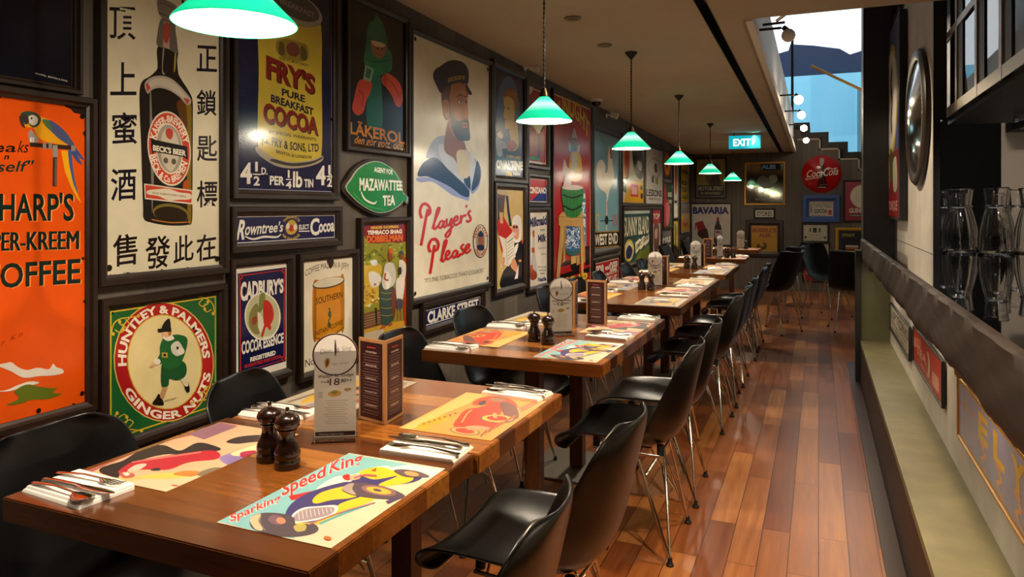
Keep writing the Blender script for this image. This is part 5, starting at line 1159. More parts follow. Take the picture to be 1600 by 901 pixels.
for k, ch in enumerate('ELY'): s.text(ch, .32 + k * .2, .52, .45 + k * .2, .52, .40, '#c9a01c', bold=.05); s.stroke([(.36 + k * .2, .56), (.41 + k * .2, .7), (.37 + k * .2, .82), (.43 + k * .2, .93)], .03, '#c98a5a'); s.ell(.38 + k * .2, .57, .035, .05, '#c98a5a')
s.done('enamel_sign', 'lilac sign with big yellow capitals under the counter near the camera', 'sign', GP, (.015, .015), fmat=GOLD)
# ------------------------------------------------------------------ place settings
ZT = .75
def mat_sign(cx, cy, side, rz=0, W=.42, H=.265, quad=None, base='#e0cfa8'):
    a = math.radians(rz)
    R = Vector((0, 1, 0)) if side == 'aisle' else Vector((0, -1, 0)); U = Vector((-1, 0, 0)) if side == 'aisle' else Vector((1, 0, 0))
    return Sign((cx, cy, ZT + .0003), R, U, W, H, quad, base=base, t=.0012, w0=.0002, rough=.45, dz=2e-5)
# blue racing car mat
s = mat_sign(-.921, 1.25, 'aisle', quad=[(333, 818), (545, 709), (692, 730), (521, 858)], base='#d2bca2')
s.view(330, 700, 4.324)
s.poly([(0, 500), (870, 35), (1340, 108), (1180, 160), (1000, 240), (760, 300), (520, 420), (540, 560), (570, 622), (300, 580)], '#78abb0')
s.poly([(1200, 130), (1340, 105), (1560, 140), (1480, 190), (1250, 220)], '#e8dccb'); s.sm([(720, 280), (770, 230), (850, 190), (980, 170), (1080, 130), (1200, 120), (1160, 170), (900, 240)], '#dcd2c8')
s.stext('Sparking', 112, 506, 470, 350, 52, '#c8322c', sh='#e8d4c6', d=(-.12, .1), bold=.02, h1=44)
s.stext('Speed', 480, 322, 775, 188, 84, '#c9302c', sh='#ecd8ca', d=(-.05, .05), bold=.02, h1=76); s.stext('King', 800, 172, 1020, 92, 80, '#c9302c', sh='#ecd8ca', d=(-.05, .05), bold=.02, h1=60)
s.poly([(525, 322), (690, 285), (600, 340), (545, 350)], '#b52a28')
s.sm([(500, 470), (530, 390), (620, 320), (760, 262), (900, 225), (960, 215), (1080, 130), (1260, 165), (1240, 200), (1340, 160), (1420, 190), (1330, 230), (1100, 250), (1000, 330), (860, 420), (720, 500), (560, 520)], '#3a3466')
s.sm([(690, 350), (740, 300), (860, 262), (960, 250), (1020, 300), (950, 330), (820, 345), (720, 370)], '#dcb02a'); s.sm([(1000, 160), (1130, 125), (1240, 150), (1360, 185), (1330, 222), (1180, 250), (1140, 235), (1260, 180), (1100, 205)], '#dcb02a'); s.poly([(1080, 150), (1115, 130), (1110, 155)], '#c8322c')
s.sm([(880, 370), (1080, 310), (1100, 345), (900, 430), (740, 510), (600, 520), (540, 505), (700, 500), (840, 440)], '#dcb02a'); s.stroke([(740, 510), (900, 440), (1080, 370)], 14, '#4f98a0', 4)
s.sm([(535, 490), (560, 440), (630, 400), (740, 388), (850, 380), (866, 410), (830, 450), (720, 485), (610, 505), (555, 510)], '#dcd0cc'); s.sm([(555, 485), (580, 440), (650, 408), (760, 396), (835, 395), (840, 420), (800, 450), (690, 480), (600, 495)], '#8f7f88')
for i in range(9): s.stroke([(590 + i * 28, 418 - i * 2), (600 + i * 28, 485 - i * 7)], 5, '#d4c8c4', 0)
s.sm([(250, 500), (280, 460), (360, 440), (480, 445), (560, 470), (580, 520), (690, 510), (735, 545), (700, 580), (580, 605), (440, 605), (330, 580), (262, 545)], '#4a4048'); s.sm([(250, 500), (275, 465), (330, 450), (310, 500), (340, 560), (290, 560)], '#c9a888'); s.stroke([(330, 460), (320, 510), (360, 570)], 6, '#8f7a70'); s.ell(440, 490, 60, 34, '#6e5560', rot=8); s.ell(470, 495, 34, 22, '#c97a62', rot=8); s.sm([(560, 530), (640, 520), (640, 560), (580, 570)], '#a89a58')
s.sm([(890, 270), (930, 238), (1020, 228), (1160, 250), (1270, 285), (1325, 320), (1250, 335), (1120, 332), (980, 315), (910, 292)], '#4f434c'); s.sm([(890, 268), (930, 240), (970, 235), (960, 270), (985, 310), (920, 292)], '#9a8a80'); s.ell(1140, 280, 120, 30, '#7f5a5c', rot=9); s.ell(1140, 280, 86, 20, '#c9a03a', rot=9); s.ell(1130, 278, 30, 9, '#4f434c', rot=9); s.poly([(1190, 350), (1240, 330), (1320, 318), (1210, 368)], '#4a3a5c')
s.sm([(1230, 150), (1290, 140), (1400, 155), (1470, 185), (1400, 192), (1300, 185)], '#5a4a50'); s.ell(1350, 168, 50, 14, '#c98a5a', rot=9)
s.sm([(890, 190), (930, 175), (950, 200), (920, 215)], '#b52a28'); s.sm([(940, 190), (990, 175), (1010, 200), (960, 215)], '#d0a080'); s.stroke([(970, 200), (1040, 180), (1120, 185)], 12, '#a8505a')
s.stroke([(660, 520), (860, 440), (1120, 360)], 8, '#a8707c'); s.ell(800, 615, 28, 14, '#c2602a', rot=10)
m_blue = s.done('placemat', None, None)
m_blue['label'] = 'blue placemat with a yellow racing car on the aisle side of the first table'
# tan mat with red car
s = mat_sign(-.912, 1.885, 'aisle', W=.41, H=.275, quad=[(620, 667), (728, 613), (855, 628), (767, 690)], base='#c28d48')
s.view(620, 590, 6.008)
s.poly([(10, 465), (420, 265), (640, 140), (860, 165), (700, 230), (440, 330), (260, 420), (120, 480)], '#d8ac64'); s.sm([(180, 440), (300, 390), (440, 345), (480, 390), (330, 440), (210, 490)], '#c9952a')
s.poly([(330, 500), (520, 410), (600, 300), (720, 200), (880, 170), (960, 180), (1150, 220), (1390, 225), (1180, 360), (900, 580), (780, 570), (560, 540)], '#c68e46'); s.poly([(1150, 290), (1290, 225), (1380, 225), (1180, 330)], '#cf6a44')
s.sm([(520, 440), (560, 380), (640, 300), (760, 280), (840, 260), (960, 240), (980, 330), (900, 400), (960, 440), (880, 480), (700, 470), (560, 470)], '#c8402a'); s.stroke([(600, 420), (650, 340), (700, 300)], 12, '#d89a58'); s.stroke([(660, 420), (720, 340), (760, 300)], 10, '#b02a20')
s.sm([(700, 250), (760, 200), (860, 180), (1000, 190), (1100, 230), (1130, 290), (1000, 300), (960, 250), (800, 260)], '#b8452e'); s.sm([(960, 250), (1020, 230), (1120, 280), (1150, 380), (1060, 400), (1000, 340)], '#6e4640'); s.sm([(760, 240), (820, 215), (830, 245), (780, 262)], '#4a3a44'); s.sm([(880, 195), (960, 190), (1020, 205), (990, 225), (900, 225)], '#8a6a50')
s.ell(945, 390, 170, 42, '#7a5a44', rot=3); s.ell(945, 388, 150, 34, '#d6a04c', rot=3); s.ell(940, 385, 100, 24, '#b03424', rot=3); s.sm([(900, 340), (930, 335), (940, 380), (905, 380)], '#d6905c')
s.ell(630, 505, 150, 38, '#8a6a54', rot=8); s.ell(630, 503, 130, 30, '#cf9a54', rot=8); s.ell(630, 502, 95, 24, '#b8402e', rot=8); s.sm([(640, 460), (760, 455), (880, 480), (760, 500), (660, 490)], '#b08a68')
for i in range(8): s.stroke([(780 + i * 40, 560 - i * 22), (840 + i * 40, 500 - i * 20)], 14, ['#7d5048', '#c05a34'][i % 2], 0)
for i in range(7): s.ell(240 + i * 50, 430 - i * 16, 14, 8, '#8a6a34', n=8)
m_tan = s.done('placemat', None, None)
m_tan['label'] = 'tan placemat printed with a red vintage car on the aisle side of the second table'
# red racer mat on the wall side
s = mat_sign(-1.40, 1.32, 'wall', W=.42, H=.27, quad=[(413.5, 669.6), (261, 769), (120.6, 739.7), (343, 659)], base='#d2ab86')
s.view(100, 650, 4.848)
s.poly([(100, 435), (1180, 45), (1260, 60), (900, 130), (620, 250), (400, 340), (170, 445)], '#a8625a'); s.poly([(780, 578), (330, 490), (620, 440), (1000, 380), (1200, 300), (1480, 260), (1200, 380)], '#d3bb96'); s.sm([(330, 480), (640, 420), (900, 360), (1000, 380), (700, 440), (450, 495)], '#d9b070'); s.sm([(620, 430), (800, 380), (1020, 370), (1000, 400), (760, 440)], '#cdbb5a')
s.poly([(1000, 100), (1180, 45), (1250, 65), (1100, 130)], '#8f6474')
s.sm([(310, 410), (340, 370), (440, 330), (560, 290), (700, 215), (800, 175), (880, 170), (960, 200), (1060, 150), (1140, 160), (1180, 190), (1000, 230), (860, 230), (640, 300), (560, 370), (470, 420), (430, 455), (360, 440)], '#2e2626')
s.sm([(470, 390), (620, 300), (800, 255), (1100, 195), (1180, 210), (1160, 250), (1000, 280), (860, 345), (720, 355), (600, 370), (500, 400)], '#b02634'); s.stroke([(620, 300), (860, 250), (1080, 205)], 8, '#d07a72'); s.sm([(550, 375), (640, 320), (720, 308), (660, 355), (590, 375)], '#d9b9a8'); s.sm([(730, 355), (790, 335), (800, 355), (750, 365)], '#2e2626')
s.sm([(470, 405), (560, 395), (590, 410), (560, 440), (480, 455)], '#b05a4c'); s.sm([(500, 400), (540, 396), (552, 412), (510, 430)], '#e0cdb8')
s.sm([(1180, 240), (1260, 200), (1380, 190), (1480, 210), (1470, 260), (1330, 300), (1240, 290)], '#8a74a8'); s.sm([(1240, 210), (1360, 150), (1440, 130), (1400, 170), (1300, 220)], '#d8cfa0'); s.sm([(1210, 140), (1280, 110), (1430, 100), (1430, 125), (1330, 140), (1260, 150)], '#3a2f30'); s.sm([(1290, 200), (1360, 185), (1350, 220), (1300, 230)], '#a8304a'); s.sm([(1040, 370), (1150, 310), (1250, 320), (1220, 370), (1100, 390)], '#7a6a58'); s.sm([(880, 385), (960, 350), (1060, 350), (1020, 390), (940, 395)], '#c07a3a'); s.ell(870, 497, 26, 8, '#c0505a')
m_red = s.done('placemat', None, None)
m_red['label'] = 'placemat printed with a long red racer on the wall side of the first table'
# grey and ochre mat (on the second table behind the menu and on the far table)
s = mat_sign(-1.40, 1.935, 'wall', W=.42, H=.27, base='#b3a894')
s.sm([(.05, .1), (.5, .05), (.9, .2), (.95, .6), (.6, .5), (.2, .45)], '#8a8078').sm([(.1, .5), (.4, .45), (.7, .6), (.9, .7), (.6, .85), (.2, .8)], '#c9a03c').sm([(.3, .3), (.5, .25), (.6, .5), (.5, .75), (.35, .7)], '#4f4648').sm([(.6, .3), (.75, .28), (.8, .5), (.66, .6)], '#dcd0bc').stroke([(.1, .9), (.4, .82), (.9, .88)], .05, '#7d6a58').sm([(.38, .35), (.48, .32), (.5, .45), (.42, .48)], '#c98a6a')
for k in range(5): s.ell(.15 + k * .17, .18, .05, .05, ['#a8763a', '#6e6470', '#c4b48f', '#8f4a3a', '#5a5f6e'][k], n=10)
m_grey = s.done('placemat', None, None)
m_grey['label'] = 'grey and ochre placemat on the wall side of the second table behind the menu'
# cream mat
s = mat_sign(-.92, 5.9, 'aisle', W=.42, H=.265, base='#dcc9a0')
s.sm([(.1, .3), (.5, .2), (.9, .35), (.8, .7), (.4, .8), (.15, .65)], '#c8a060').sm([(.3, .4), (.6, .35), (.7, .55), (.4, .65)], '#8f7a5a').text('Grand Prix', .15, .2, .75, .18, .14, '#a85a4a', shear=.2).stroke([(.1, .85), (.5, .78), (.9, .84)], .04, '#a8947a')
m_cream = s.done('placemat', None, None)
m_cream['label'] = 'cream placemat with a faded drawing on the aisle side of the seventh table'
GM = 'placemats on the tables'
for m in (m_blue, m_tan, m_red, m_grey, m_cream): m['category'] = 'placemat'; m['group'] = GM
RzW = lambda a: Matrix.Rotation(a, 4, 'Z')
def mat_copy(src, src_side, x, y, side, label, j=0):
    c = src.copy(); COL.objects.link(c); m = src.matrix_basis.copy(); m.translation = (0, 0, 0)
    if side != src_side: m = RzW(PI) @ m
    m = RzW(math.radians(j)) @ m; m.translation = (x, y, ZT + .0003); c.matrix_basis = m; c['label'] = label
XA, XM = -.92, -1.40
plan = [(2, 'aisle', m_blue, 'aisle', 'blue placemat with a yellow racing car'), (3, 'aisle', m_red, 'wall', 'placemat with a long red racer'), (2, 'wall', m_tan, 'aisle', 'tan placemat with a red vintage car'), (3, 'wall', m_grey, 'wall', 'grey and ochre placemat'),
        (4, 'aisle', m_grey, 'wall', 'grey and ochre placemat'), (5, 'aisle', m_red, 'wall', 'placemat with a long red racer'), (4, 'wall', m_tan, 'aisle', 'tan placemat with a red vintage car'), (5, 'wall', m_blue, 'aisle', 'blue placemat with a yellow racing car'), (6, 'wall', m_red, 'wall', 'placemat with a long red racer'),
        (7, 'aisle', m_blue, 'aisle', 'blue placemat with a yellow racing car'), (8, 'aisle', m_tan, 'aisle', 'tan placemat with a red vintage car'), (7, 'wall', m_tan, 'aisle', 'tan placemat with a red vintage car'), (8, 'wall', m_cream, 'aisle', 'cream placemat with a faded drawing'),
        (9, 'aisle', m_red, 'wall', 'placemat with a long red racer'), (9, 'wall', m_tan, 'aisle', 'tan placemat with a red vintage car'), (10, 'aisle', m_red, 'wall', 'placemat with a long red racer'), (10, 'wall', m_cream, 'aisle', 'cream placemat with a faded drawing')]
for i, side, src, ss, lab in plan:
    x = XA if side == 'aisle' else XM
    mat_copy(src, ss, x, UC[i] + (-.06 if side == 'aisle' else .06), side, '%s on the %s side of the %s table' % (lab, side, ORD[i]), random.uniform(-2, 2))

def make_napkin():
    mb = MB(); n = 8; vs = []; fs = []
    for k, z in ((0, .0), (1, .0045), (2, .0055), (3, .010)):
        for (x, y) in ((-.10, -.058), (.10, -.062), (.103, .056), (-.098, .06)): vs.append((x * (1 - .012 * k), y * (1 - .02 * k) + .002 * k, z + (.0015 if x > 0 and k else 0)))
    for k in range(3):
        for j in range(4): fs.append([k * 4 + j, k * 4 + (j + 1) % 4, k * 4 + 4 + (j + 1) % 4, k * 4 + 4 + j])
    fs += [[3, 2, 1, 0], [12, 13, 14, 15]]
    return mb.add(vs, fs, LINEN).build('napkin')
def make_spoon():
    return MB().ribbon([(-.10, .003, .004, .0012), (-.098, .0085, .004, .0015), (-.085, .008, .0045, .0014), (-.02, .0035, .010, .0016), (.04, .003, .009, .0018), (.048, .006, .008, .0022)], CUTL).ribbon([(.046, .005, .0085, .001), (.052, .013, .007, .0016), (.065, .020, .0045, .003), (.078, .0215, .004, .0036), (.09, .018, .005, .003), (.098, .009, .007, .0015), (.100, .003, .0075, .0008)], CUTL, 12).build('spoon', None, True)
def make_fork():
    mb = MB().ribbon([(-.10, .003, .004, .0012), (-.098, .0085, .004, .0015), (-.085, .008, .0045, .0014), (-.02, .0035, .010, .0016), (.03, .003, .009, .0017), (.042, .010, .0075, .0014), (.052, .012, .006, .0011), (.058, .012, .0055, .001)], CUTL)
    for k in (-1.5, -.5, .5, 1.5): mb.tube([(.056, k * .0066, .0055), (.078, k * .0064, .0045), (.098, k * .006, .0075)], [.0019, .0018, .001], CUTL, 6)
    return mb.build('fork', None, True)
def make_knife():
    return MB().ribbon([(-.105, .006, .005, .003), (-.10, .009, .005, .0042), (-.05, .0078, .006, .0042), (-.005, .0065, .006, .004), (.0, .008, .006, .003), (.02, .010, .006, .0011), (.07, .0105, .006, .0009), (.095, .008, .006, .0008), (.107, .002, .006, .0006)], CUTL).build('table_knife', None, True)
nk, sp_, fk, kn = make_napkin(), make_spoon(), make_fork(), make_knife()
tag(nk, None, 'napkin', 'folded napkins on the tables'); tag(sp_, None, 'spoon', 'spoons on the napkins'); tag(fk, None, 'fork', 'forks on the napkins'); tag(kn, None, 'knife', 'knives on the napkins')
used = set()
def setting(i, side, x, y):
    """napkin with cutlery: handles towards the sitter"""
    base = PI if side == 'aisle' else 0.0
    for src, dx, dy, dz, ja in ((nk, 0, 0, .0004, random.uniform(-4, 4)), (kn, .015, -.012, .0112, random.uniform(-6, 2)), (fk, -.004, .030, .0112, random.uniform(-2, 7)), (sp_, .004, -.040, .0112, random.uniform(-7, 2))):
        c = src if src.name not in used else src.copy()
        if c is not src: COL.objects.link(c)
        used.add(src.name)
        a = base
        px_, py_ = dx * math.cos(a) - dy * math.sin(a), dx * math.sin(a) + dy * math.cos(a)
        c.location = (x + px_, y + py_, ZT + dz); c.rotation_euler = (0, 0, a + math.radians(ja))
        nm = {'napkin': 'white folded napkin', 'spoon': 'steel spoon on the napkin', 'fork': 'steel fork on the napkin', 'table_knife': 'steel knife on the napkin'}[src.name]
        c['label'] = '%s at the %s side of the %s table' % (nm, side, ORD[i])
for i, y in enumerate(UC):
    if i < 10:
        setting(i, 'aisle', -.888, y + (.245 if i not in (0, 2) else .285))
    setting(i, 'wall', -1.445, y + (-.225 if i else -.222))

# pepper and salt mills
def make_mill():
    r = empty('pepper_mill')
    MB().lathe([(.0, 0), (.0285, 0), (.030, .003), (.030, .018), (.0285, .022), (.0285, .026), (.030, .029), (.0295, .038), (.025, .050), (.019, .062), (.0175, .074), (.020, .084), (.0225, .088), (.0, .089)], MILLW, 28).build('body', r, True)
    MB().lathe([(.0, .0895), (.021, .0895), (.028, .096), (.0295, .106), (.026, .116), (.016, .123), (.0, .125)], MILLW, 28).build('head', r, True)
    MB().lathe([(.0, .125), (.005, .125), (.0055, .128), (.003, .130), (.0055, .134), (.004, .138), (.0, .139)], CHROME, 14).build('top_nut', r, True)
    return r
ml0 = make_mill()
mills = [(-1.200, 1.348, 'first table, the one behind'), (-1.130, 1.328, 'first table, the one in front'), (-1.178, 3.022, 'third table, the one nearer the wall'), (-1.095, 2.975, 'third table, the one nearer the aisle'),
         (-1.185, 5.20, 'sixth table, the one nearer the wall'), (-1.112, 5.17, 'sixth table, the one nearer the aisle'), (-1.19, 7.17, 'eighth table, the one nearer the wall'), (-1.11, 7.15, 'eighth table, the one nearer the aisle'), (-1.00, 8.86, 'tenth table, the one nearer the wall'), (-.93, 8.88, 'tenth table, the one nearer the aisle'), (-.96, 10.84, 'eleventh table, beside the white card')]
for k, (x, y, lab) in enumerate(mills):
    c = ml0 if k == 0 else dup(ml0)
    c.location = (x, y, ZT); c.rotation_euler = (0, 0, k * .7); tag(c, 'dark turned wooden mill on the ' + lab, 'pepper mill', 'wooden mills on the tables')

# promo card in a clear acrylic stand; faces local -y
def make_card():
    r = empty('promo_card_stand')
    w_, h_ = .053, .215
    st = MB().box((-w_ - .002, -.045, 0), (w_ + .002, .03, .0025), ACRYL).box((-w_ - .002, -.0045, .0025), (w_ + .002, -.0025, .225), ACRYL).box((-w_ - .002, .0025, .0025), (w_ + .002, .0045, .225), ACRYL)
    st.build('acrylic_stand', r)
    s = Sign((0, -.0012, .137), (1, 0, 0), (0, 0, 1), .106, .27, base='#e4ddd0', t=.0012, w0=-.0012, rough=.4, dz=4e-5)
    s.mb = MB(); s.clip = False
    a = 35; outl = [(0, 1), (1, 1), (1, .20)]
    cx, cy, rx, ry = .5, .205, .55, .205
    arcp = [(cx + rx * math.cos(math.radians(t)), cy + ry * math.sin(math.radians(t))) for t in range(20, -201, -10)]
    outl = [(0, 1), (1, 1), (1, .27)] + arcp + [(0, .27)]
    s.mb.prism([s.loc(p) for p in outl], -.0012, .0012, ink('#e4ddd0', .4), None, 2)
    s.ell(cx, cy, rx, ry, '#3d1a14', n=48).ell(cx, cy, rx * .93, ry * .93, '#ded8d0', n=48)
    s.text('Dine', .14, .20, .42, .185, .05, '#4a4440', shear=.25, bold=-.012).text('& Sing', .52, .185, .88, .165, .05, '#4a4440', shear=.25, bold=-.012).sm([(.49, .07), (.51, .07), (.53, .16), (.505, .225), (.48, .16)], '#2a2624')
    s.sm([(.24, .27), (.3, .24), (.36, .25), (.36, .29), (.3, .33), (.26, .32)], '#a86a1c').sm([(.28, .26), (.33, .25), (.33, .3), (.29, .31)], '#4a2a1c').text('the corner', .42, .31, .84, .295, .028, '#a8a29a')
    s.text('Wedding Set Sundays', .08, .43, .94, .415, .034, '#4a3a34', shear=.2).text('from', .16, .475, .3, .475, .018, '#4a3a34').text('$', .3, .475, .36, .475, .03, '#4a3a34').text('18', .36, .50, .60, .50, .07, '#3a2a26', shear=.2, bold=.01).text('.80++', .61, .475, .9, .47, .034, '#3a2a26', shear=.2)
    s.sm([(.32, .58), (.5, .55), (.64, .57), (.6, .60), (.42, .61)], '#b8862c').sm([(.4, .57), (.5, .555), (.56, .57), (.48, .585)], '#6e7a2c').sm([(.72, .54), (.86, .53), (.88, .55), (.76, .56)], '#9a7a3c')
    for k in range(11): s.rect(.24 + .04 * (k % 3), .645 + k * .022, .80 - .05 * (k % 2), .652 + k * .022, '#b8b0a4')
    for k in range(3): s.rect(.10, .565 + k * .02, .2, .572 + k * .02, '#8a8278')
    s.rect(.02, .945, .98, .985, '#33150f'); s.text('Weekdays 12pm to 3pm', .1, .975, .7, .975, .014, '#d0c4b4')
    o = s.done('card', None, None, parent=r)
    return r
cd0 = make_card()
cards = [(-1.160, 1.548, .98, 'white oval topped price card in a clear stand on the first table'), (-1.116, 3.21, 1.05, 'white round topped card in a clear stand on the third table'), (-1.13, 5.40, .9, 'white round topped card in a clear stand on the sixth table'), (-1.13, 7.34, .9, 'white round topped card in a clear stand on the eighth table'), (-1.09, 8.92, 1.5, 'card stand turned edge on at the tenth table'), (-1.04, 10.92, .6, 'white round topped card on the eleventh table by the ochre poster')]
for k, (x, y, rz, lab) in enumerate(cards):
    c = cd0 if k == 0 else dup(cd0)
    c.location = (x, y, ZT + .0005); c.rotation_euler = (0, 0, rz - .45); tag(c, lab, 'card stand', 'promo card stands on the tables')
# folded menus
def make_menu():
    r = empty('folded_menu')
    for k, ang in enumerate((0.0, 1.24)):
        M = Matrix.Rotation(ang, 4, 'Z')
        pv = MB().box((0, -.0025, 0), (.106, .0025, .232), MENUEDGE, M, .001).build('cover', r)
        s = Sign((0, 0, 0), (1, 0, 0), (0, 0, 1), .09, .212, base='#2c0a0e', t=.0006, w0=0, rough=.45, dz=4e-5)
        s.rect(.3, .06, .7, .075, '#b03a34')
        for q in range(5): s.text(['STARTERS', 'MAINS', 'GRILL', 'PASTA', 'DESSERTS'][q], .25, .14 + q * .175, .75, .14 + q * .175, .022, '#c9b8a4', bold=.02); 
        for q in range(22): s.rect(.12 + .03 * (q % 3), .165 + q * .036 + .012 * (q // 4 % 2), .86 - .04 * (q % 2), .171 + q * .036 + .012 * (q // 4 % 2), '#8a6a64')
        o = s.done('menu_page', None, None, parent=r)
        o.matrix_basis = M @ (Matrix.Translation((.053, -.0026, .116)) @ Matrix(((1, 0, 0, 0), (0, 0, -1, 0), (0, 1, 0, 0), (0, 0, 0, 1))) if k == 0 else Matrix.Translation((.053, .0026, .116)) @ Matrix(((-1, 0, 0, 0), (0, 0, 1, 0), (0, 1, 0, 0), (0, 0, 0, 1))))
    return r
mn0 = make_menu()
menus = [(-1.100, 1.690, 1.66, 'burgundy folded menu standing open behind the price card on the first tables'), (-1.118, 3.42, 1.75, 'burgundy folded menu beside the card on the third table'), (-.985, 3.52, 1.8, 'second burgundy folded menu edge on beside the card of the third table'), (-1.06, 5.53, 1.66, 'burgundy folded menu behind the card on the sixth table'), (-1.06, 7.46, 1.6, 'burgundy folded menu behind the card on the eighth table'), (-1.16, 8.78, 1.66, 'burgundy folded menu in front of the card on the tenth table')]
for k, (x, y, rz, lab) in enumerate(menus):
    c = mn0 if k == 0 else dup(mn0)
    c.location = (x, y, ZT + .0005); c.rotation_euler = (0, 0, rz); tag(c, lab, 'menu', 'folded menus on the tables')

# ------------------------------------------------------------------ lamps
def shade_mat():
    m, t, b = pbsdf('green cased lamp glass'); L = t.links.new; P(b, Base_Color=hexc('#13b98a'), Roughness=.12)
    tc = node(t, 'ShaderNodeTexCoord'); sp = node(t, 'ShaderNodeSeparateXYZ'); L(tc.outputs['Object'], sp.inputs[0])
    mr = node(t, 'ShaderNodeMapRange'); mr.inputs[2].default_value = .112; L(sp.outputs[2], mr.inputs[0])
    rp = ramp(t, [(0, '#0cc48c'), (.36, '#12d29a'), (.66, '#e4fff4'), (.84, '#6af0cc'), (1, '#0aa878')]); L(mr.outputs[0], rp.inputs[0]); L(rp.outputs[0], b.inputs['Emission Color'])
    P(b, Emission_Strength=1.05)
    MATS['shade'] = m; return m
SHG = shade_mat(); SHW = emit('white inner lamp glass', '#fff3dc', 4.5, '#f6f0e2')
BULB = emit('lamp bulb', '#fff0d6', 14.0)
def make_pendant(y, top):
    r = empty('pendant_lamp', (TX, y, 1.742))
    h = ceil_z(y) - 1.742 - .003
    MB().lathe([(.1275, .0), (.129, .002), (.125, .008), (.022, .112), (.021, .112), (.122, .008)], SHG, 48, None, True).build('shade', r, True)
    MB().lathe([(.1262, .001), (.1235, .007), (.020, .109), (.019, .108), (.1215, .0065)], SHW, 48, None, True).build('shade_lining', r, True)
    MB().lathe([(.0, .150), (.010, .150), (.014, .140), (.020, .128), (.024, .112), (.0, .111)], solid('antique brass', '#4a3a24', .35, .9), 20).build('shade_cap', r, True)
    MB().lathe([(.0, .028), (.014, .034), (.022, .050), (.018, .070), (.012, .082), (.012, .100), (.0, .101)], BULB, 20).build('bulb', r, True)
    pts = []; n = int((h - .15) / .006)
    mb = MB()
    mb.tube([(.0, 0, .15), (0, 0, h - .03)], .0022, solid('twisted flex', '#2c2119', .6), 6)
    for ph in (0, PI): mb.tube([(.0032 * math.cos(ph + k * .9), .0032 * math.sin(ph + k * .9), .15 + (h - .18) * k / 80) for k in range(81)], .0026, MATS['twisted flex'], 5)
    mb.build('cord', r, True)
    MB().lathe([(.0, h - .045), (.006, h - .045), (.040, h - .006), (.042, h), (.0, h)], BLACK, 24).build('ceiling_rose', r, True)
    return r
LY = [1.19, 3.08, 4.74, 6.53, 8.55, 10.9]
LL = ['green glass pendant lamp over the first table, cut by the frame', 'green glass pendant lamp in front of the red soap sign', 'green glass pendant lamp in front of the weathercock sign', 'green glass pendant lamp near the tall yellow corner sign', 'green glass pendant lamp glowing in front of the yellow back wall poster', 'small glowing green pendant lamp closest to the back wall']
for y, lab in zip(LY, LL):
    p = make_pendant(y, 0); tag(p, lab, 'lamp', 'green pendant lamps over the tables')
    light('pendant_light', 'POINT', (TX, y, 1.742 + .02), PEND, (1, .88, .7), shadow_soft_size=.03)
    light('pendant_light', 'SPOT', (TX, y, 1.742 + .02), PEND * 3.2, (1, .83, .62), (TX, y, 0), spot_size=2.1, spot_blend=.6, shadow_soft_size=.05)

# ceiling spots by the opening
def make_spot(lit):
    r = empty('track_spotlight')
    MB().tube([(0, 0, 0), (.16, 0, 0)], .008, BLACK, 8).box((-.012, -.03, -.05), (.0, .03, .05), BLACK).build('arm', r)
    h = MB().lathe([(.0, 0), (.014, 0), (.017, .03), (.017, .05), (.0, .05)], BLACK, 20, Matrix.Translation((.17, 0, .005)) @ Matrix.Rotation(2.4, 4, 'Y')).build('head', r, True)
    MB().lathe([(.0, -.042), (.021, -.036), (.036, -.021), (.042, 0), (.036, .021), (.021, .036), (.0, .042)], emit('spot globe', '#ffe2b4', 26.0) if lit else solid('spot lens', '#e8e4dc', .2), 16, Matrix.Translation((.20, 0, -.05))).build('globe', r, True)
    return r
sp0 = make_spot(True)
for k, y in enumerate((7.2, 8.4, 9.8, 11.6)):
    c = sp0 if k == 0 else dup(sp0)
    c.location = (-.371, y, 2.40); tag(c, 'glowing arm spotlight on the ceiling opening edge, %s one from the camera' % ORD[k], 'spotlight', 'lit arm spotlights along the ceiling opening')
    light('arm_spot_light', 'POINT', (-.371 + .30, y, 2.34), 3.0, (1, .8, .55), shadow_soft_size=.03)
c = make_spot(False); c.location = (-.371, 4.75, 2.46); tag(c, 'unlit black arm spotlight at the near end of the ceiling opening', 'spotlight')
MB().tube([(.05, 0, .03), (.18, -.01, .03)], .008, BLACK).tube([(.13, 0, .045), (.23, -.05, .10)], .010, CHROME).build('reflector_arm', c, True)

# exit sign
ex = onY(1163.5, 222, 9.6)
e = empty('exit_sign', (ex[0], 9.6, ex[2] - .085), math.radians(4), 'lit teal exit sign with white lettering hanging under the ceiling', 'exit sign')
s = Sign((0, -.012, .085), (1, 0, 0), (0, 0, 1), .385, .165, base='#18a8b8', t=.012, w0=-.012)
s.mb = MB().box((-.1925, -.0825, -.012), (.1925, .0825, .012), emit('exit sign teal', '#0fb4c4', .9, '#12808c')); WL = emit('exit sign white', '#ffffff', 1.3)
def elay(pts, tris, col, rough=None):
    s.k += 1; s.mb.add([(*s.loc(p), .0125 + s.k * 2e-4) for p in pts], tris, WL); return s
s.lay = elay
s.text('EXIT', .14, .78, .68, .78, .55, '#fff', bold=.03); s.poly([(.735, .26), (.815, .52), (.735, .78)], '#fff')
s.done('sign_face', None, None, parent=e)
MB().box((-.19, -.0, -.0), (.19, .05, .17), solid('exit sign housing', '#3a4a4c', .4)).build('housing', e)
hh = ceil_z(9.6) - (ex[2] - .085)
MB().tube([(-.13, .025, .17), (-.13, .025, hh)], .008, BLACK).tube([(.13, .025, .17), (.13, .025, hh)], .008, BLACK).build('hanger', e)

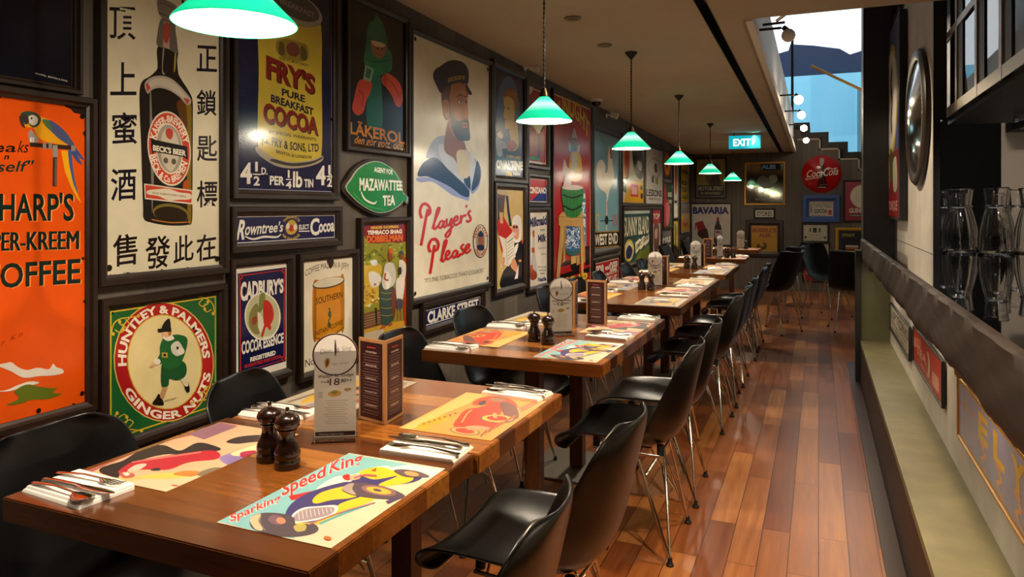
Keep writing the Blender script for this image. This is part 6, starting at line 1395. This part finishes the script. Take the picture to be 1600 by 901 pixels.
# ceiling fittings
for k, (px, py, lab) in enumerate([(895, 28, 'small round recessed ceiling light above the sailor sign aisle'), (945, 70, 'small round recessed ceiling light farther along the ceiling')]):
    r_ = ray(px, py); y = 3.0
    for _ in range(8): y = r_[1] * (ceil_z(y) - EYE) / r_[2]
    x = r_[0] / r_[1] * y; z = ceil_z(y)
    d = empty('recessed_light', (x, y, z), 0, lab, 'ceiling light', 'recessed ceiling lights')
    MB().lathe([(.030, -.001), (.046, -.001), (.048, -.006), (.042, -.010), (.032, -.006)], solid('ceiling ring', '#8d8270', .5), 24, None, True).build('ring', d, True)
    MB().lathe([(.0, -.003), (.031, -.003), (.031, -.0005), (.0, -.0005)], solid('dark lens', '#4a4034', .3), 24).build('lens', d)
for k, (px, py, lab) in enumerate([(822, 84, 'white wall spotlight by the ceiling over the blue portrait poster'), (839, 104, 'white wall spotlight by the ceiling over the red cocktail poster'), (962, 180, 'white wall spotlight by the ceiling over the weathercock sign')]):
    q = onX(px, py, -1.9)
    d = empty('wall_spotlight', (-1.998, q[1], q[2]), 0, lab, 'spotlight', 'small white wall spotlights')
    MB().lathe([(.0, 0), (.028, 0), (.034, .07), (.030, .072), (.024, .02), (.0, .02)], WHITEP, 20, Matrix.Translation((.085, 0, -.0)) @ Matrix.Rotation(1.9, 4, 'Y') @ Matrix.Translation((0, 0, -.035))).build('head', d, True)
    MB().tube([(.0, 0, 0.01), (.085, 0, .0)], .009, WHITEP).lathe([(.0, 0), (.025, 0), (.025, .008), (.0, .008)], WHITEP, 16, Matrix.Rotation(PI / 2, 4, 'Y')).build('bracket', d)
q = onX(932, 156, -1.9)
d = empty('dome_camera', (-1.9, q[1], ceil_z(q[1])), 0, 'white dome security camera under the ceiling above the soap sign', 'security camera')
MB().lathe([(.0, 0), (.055, 0), (.055, -.02), (.045, -.026), (.0, -.026)][::-1], WHITEP, 24).build('base', d, True)
MB().lathe([(.044, -.027), (.042, -.045), (.030, -.062), (.0, -.07)][::-1], solid('dark dome', '#0c0c0e', .08), 24).build('dome', d, True)
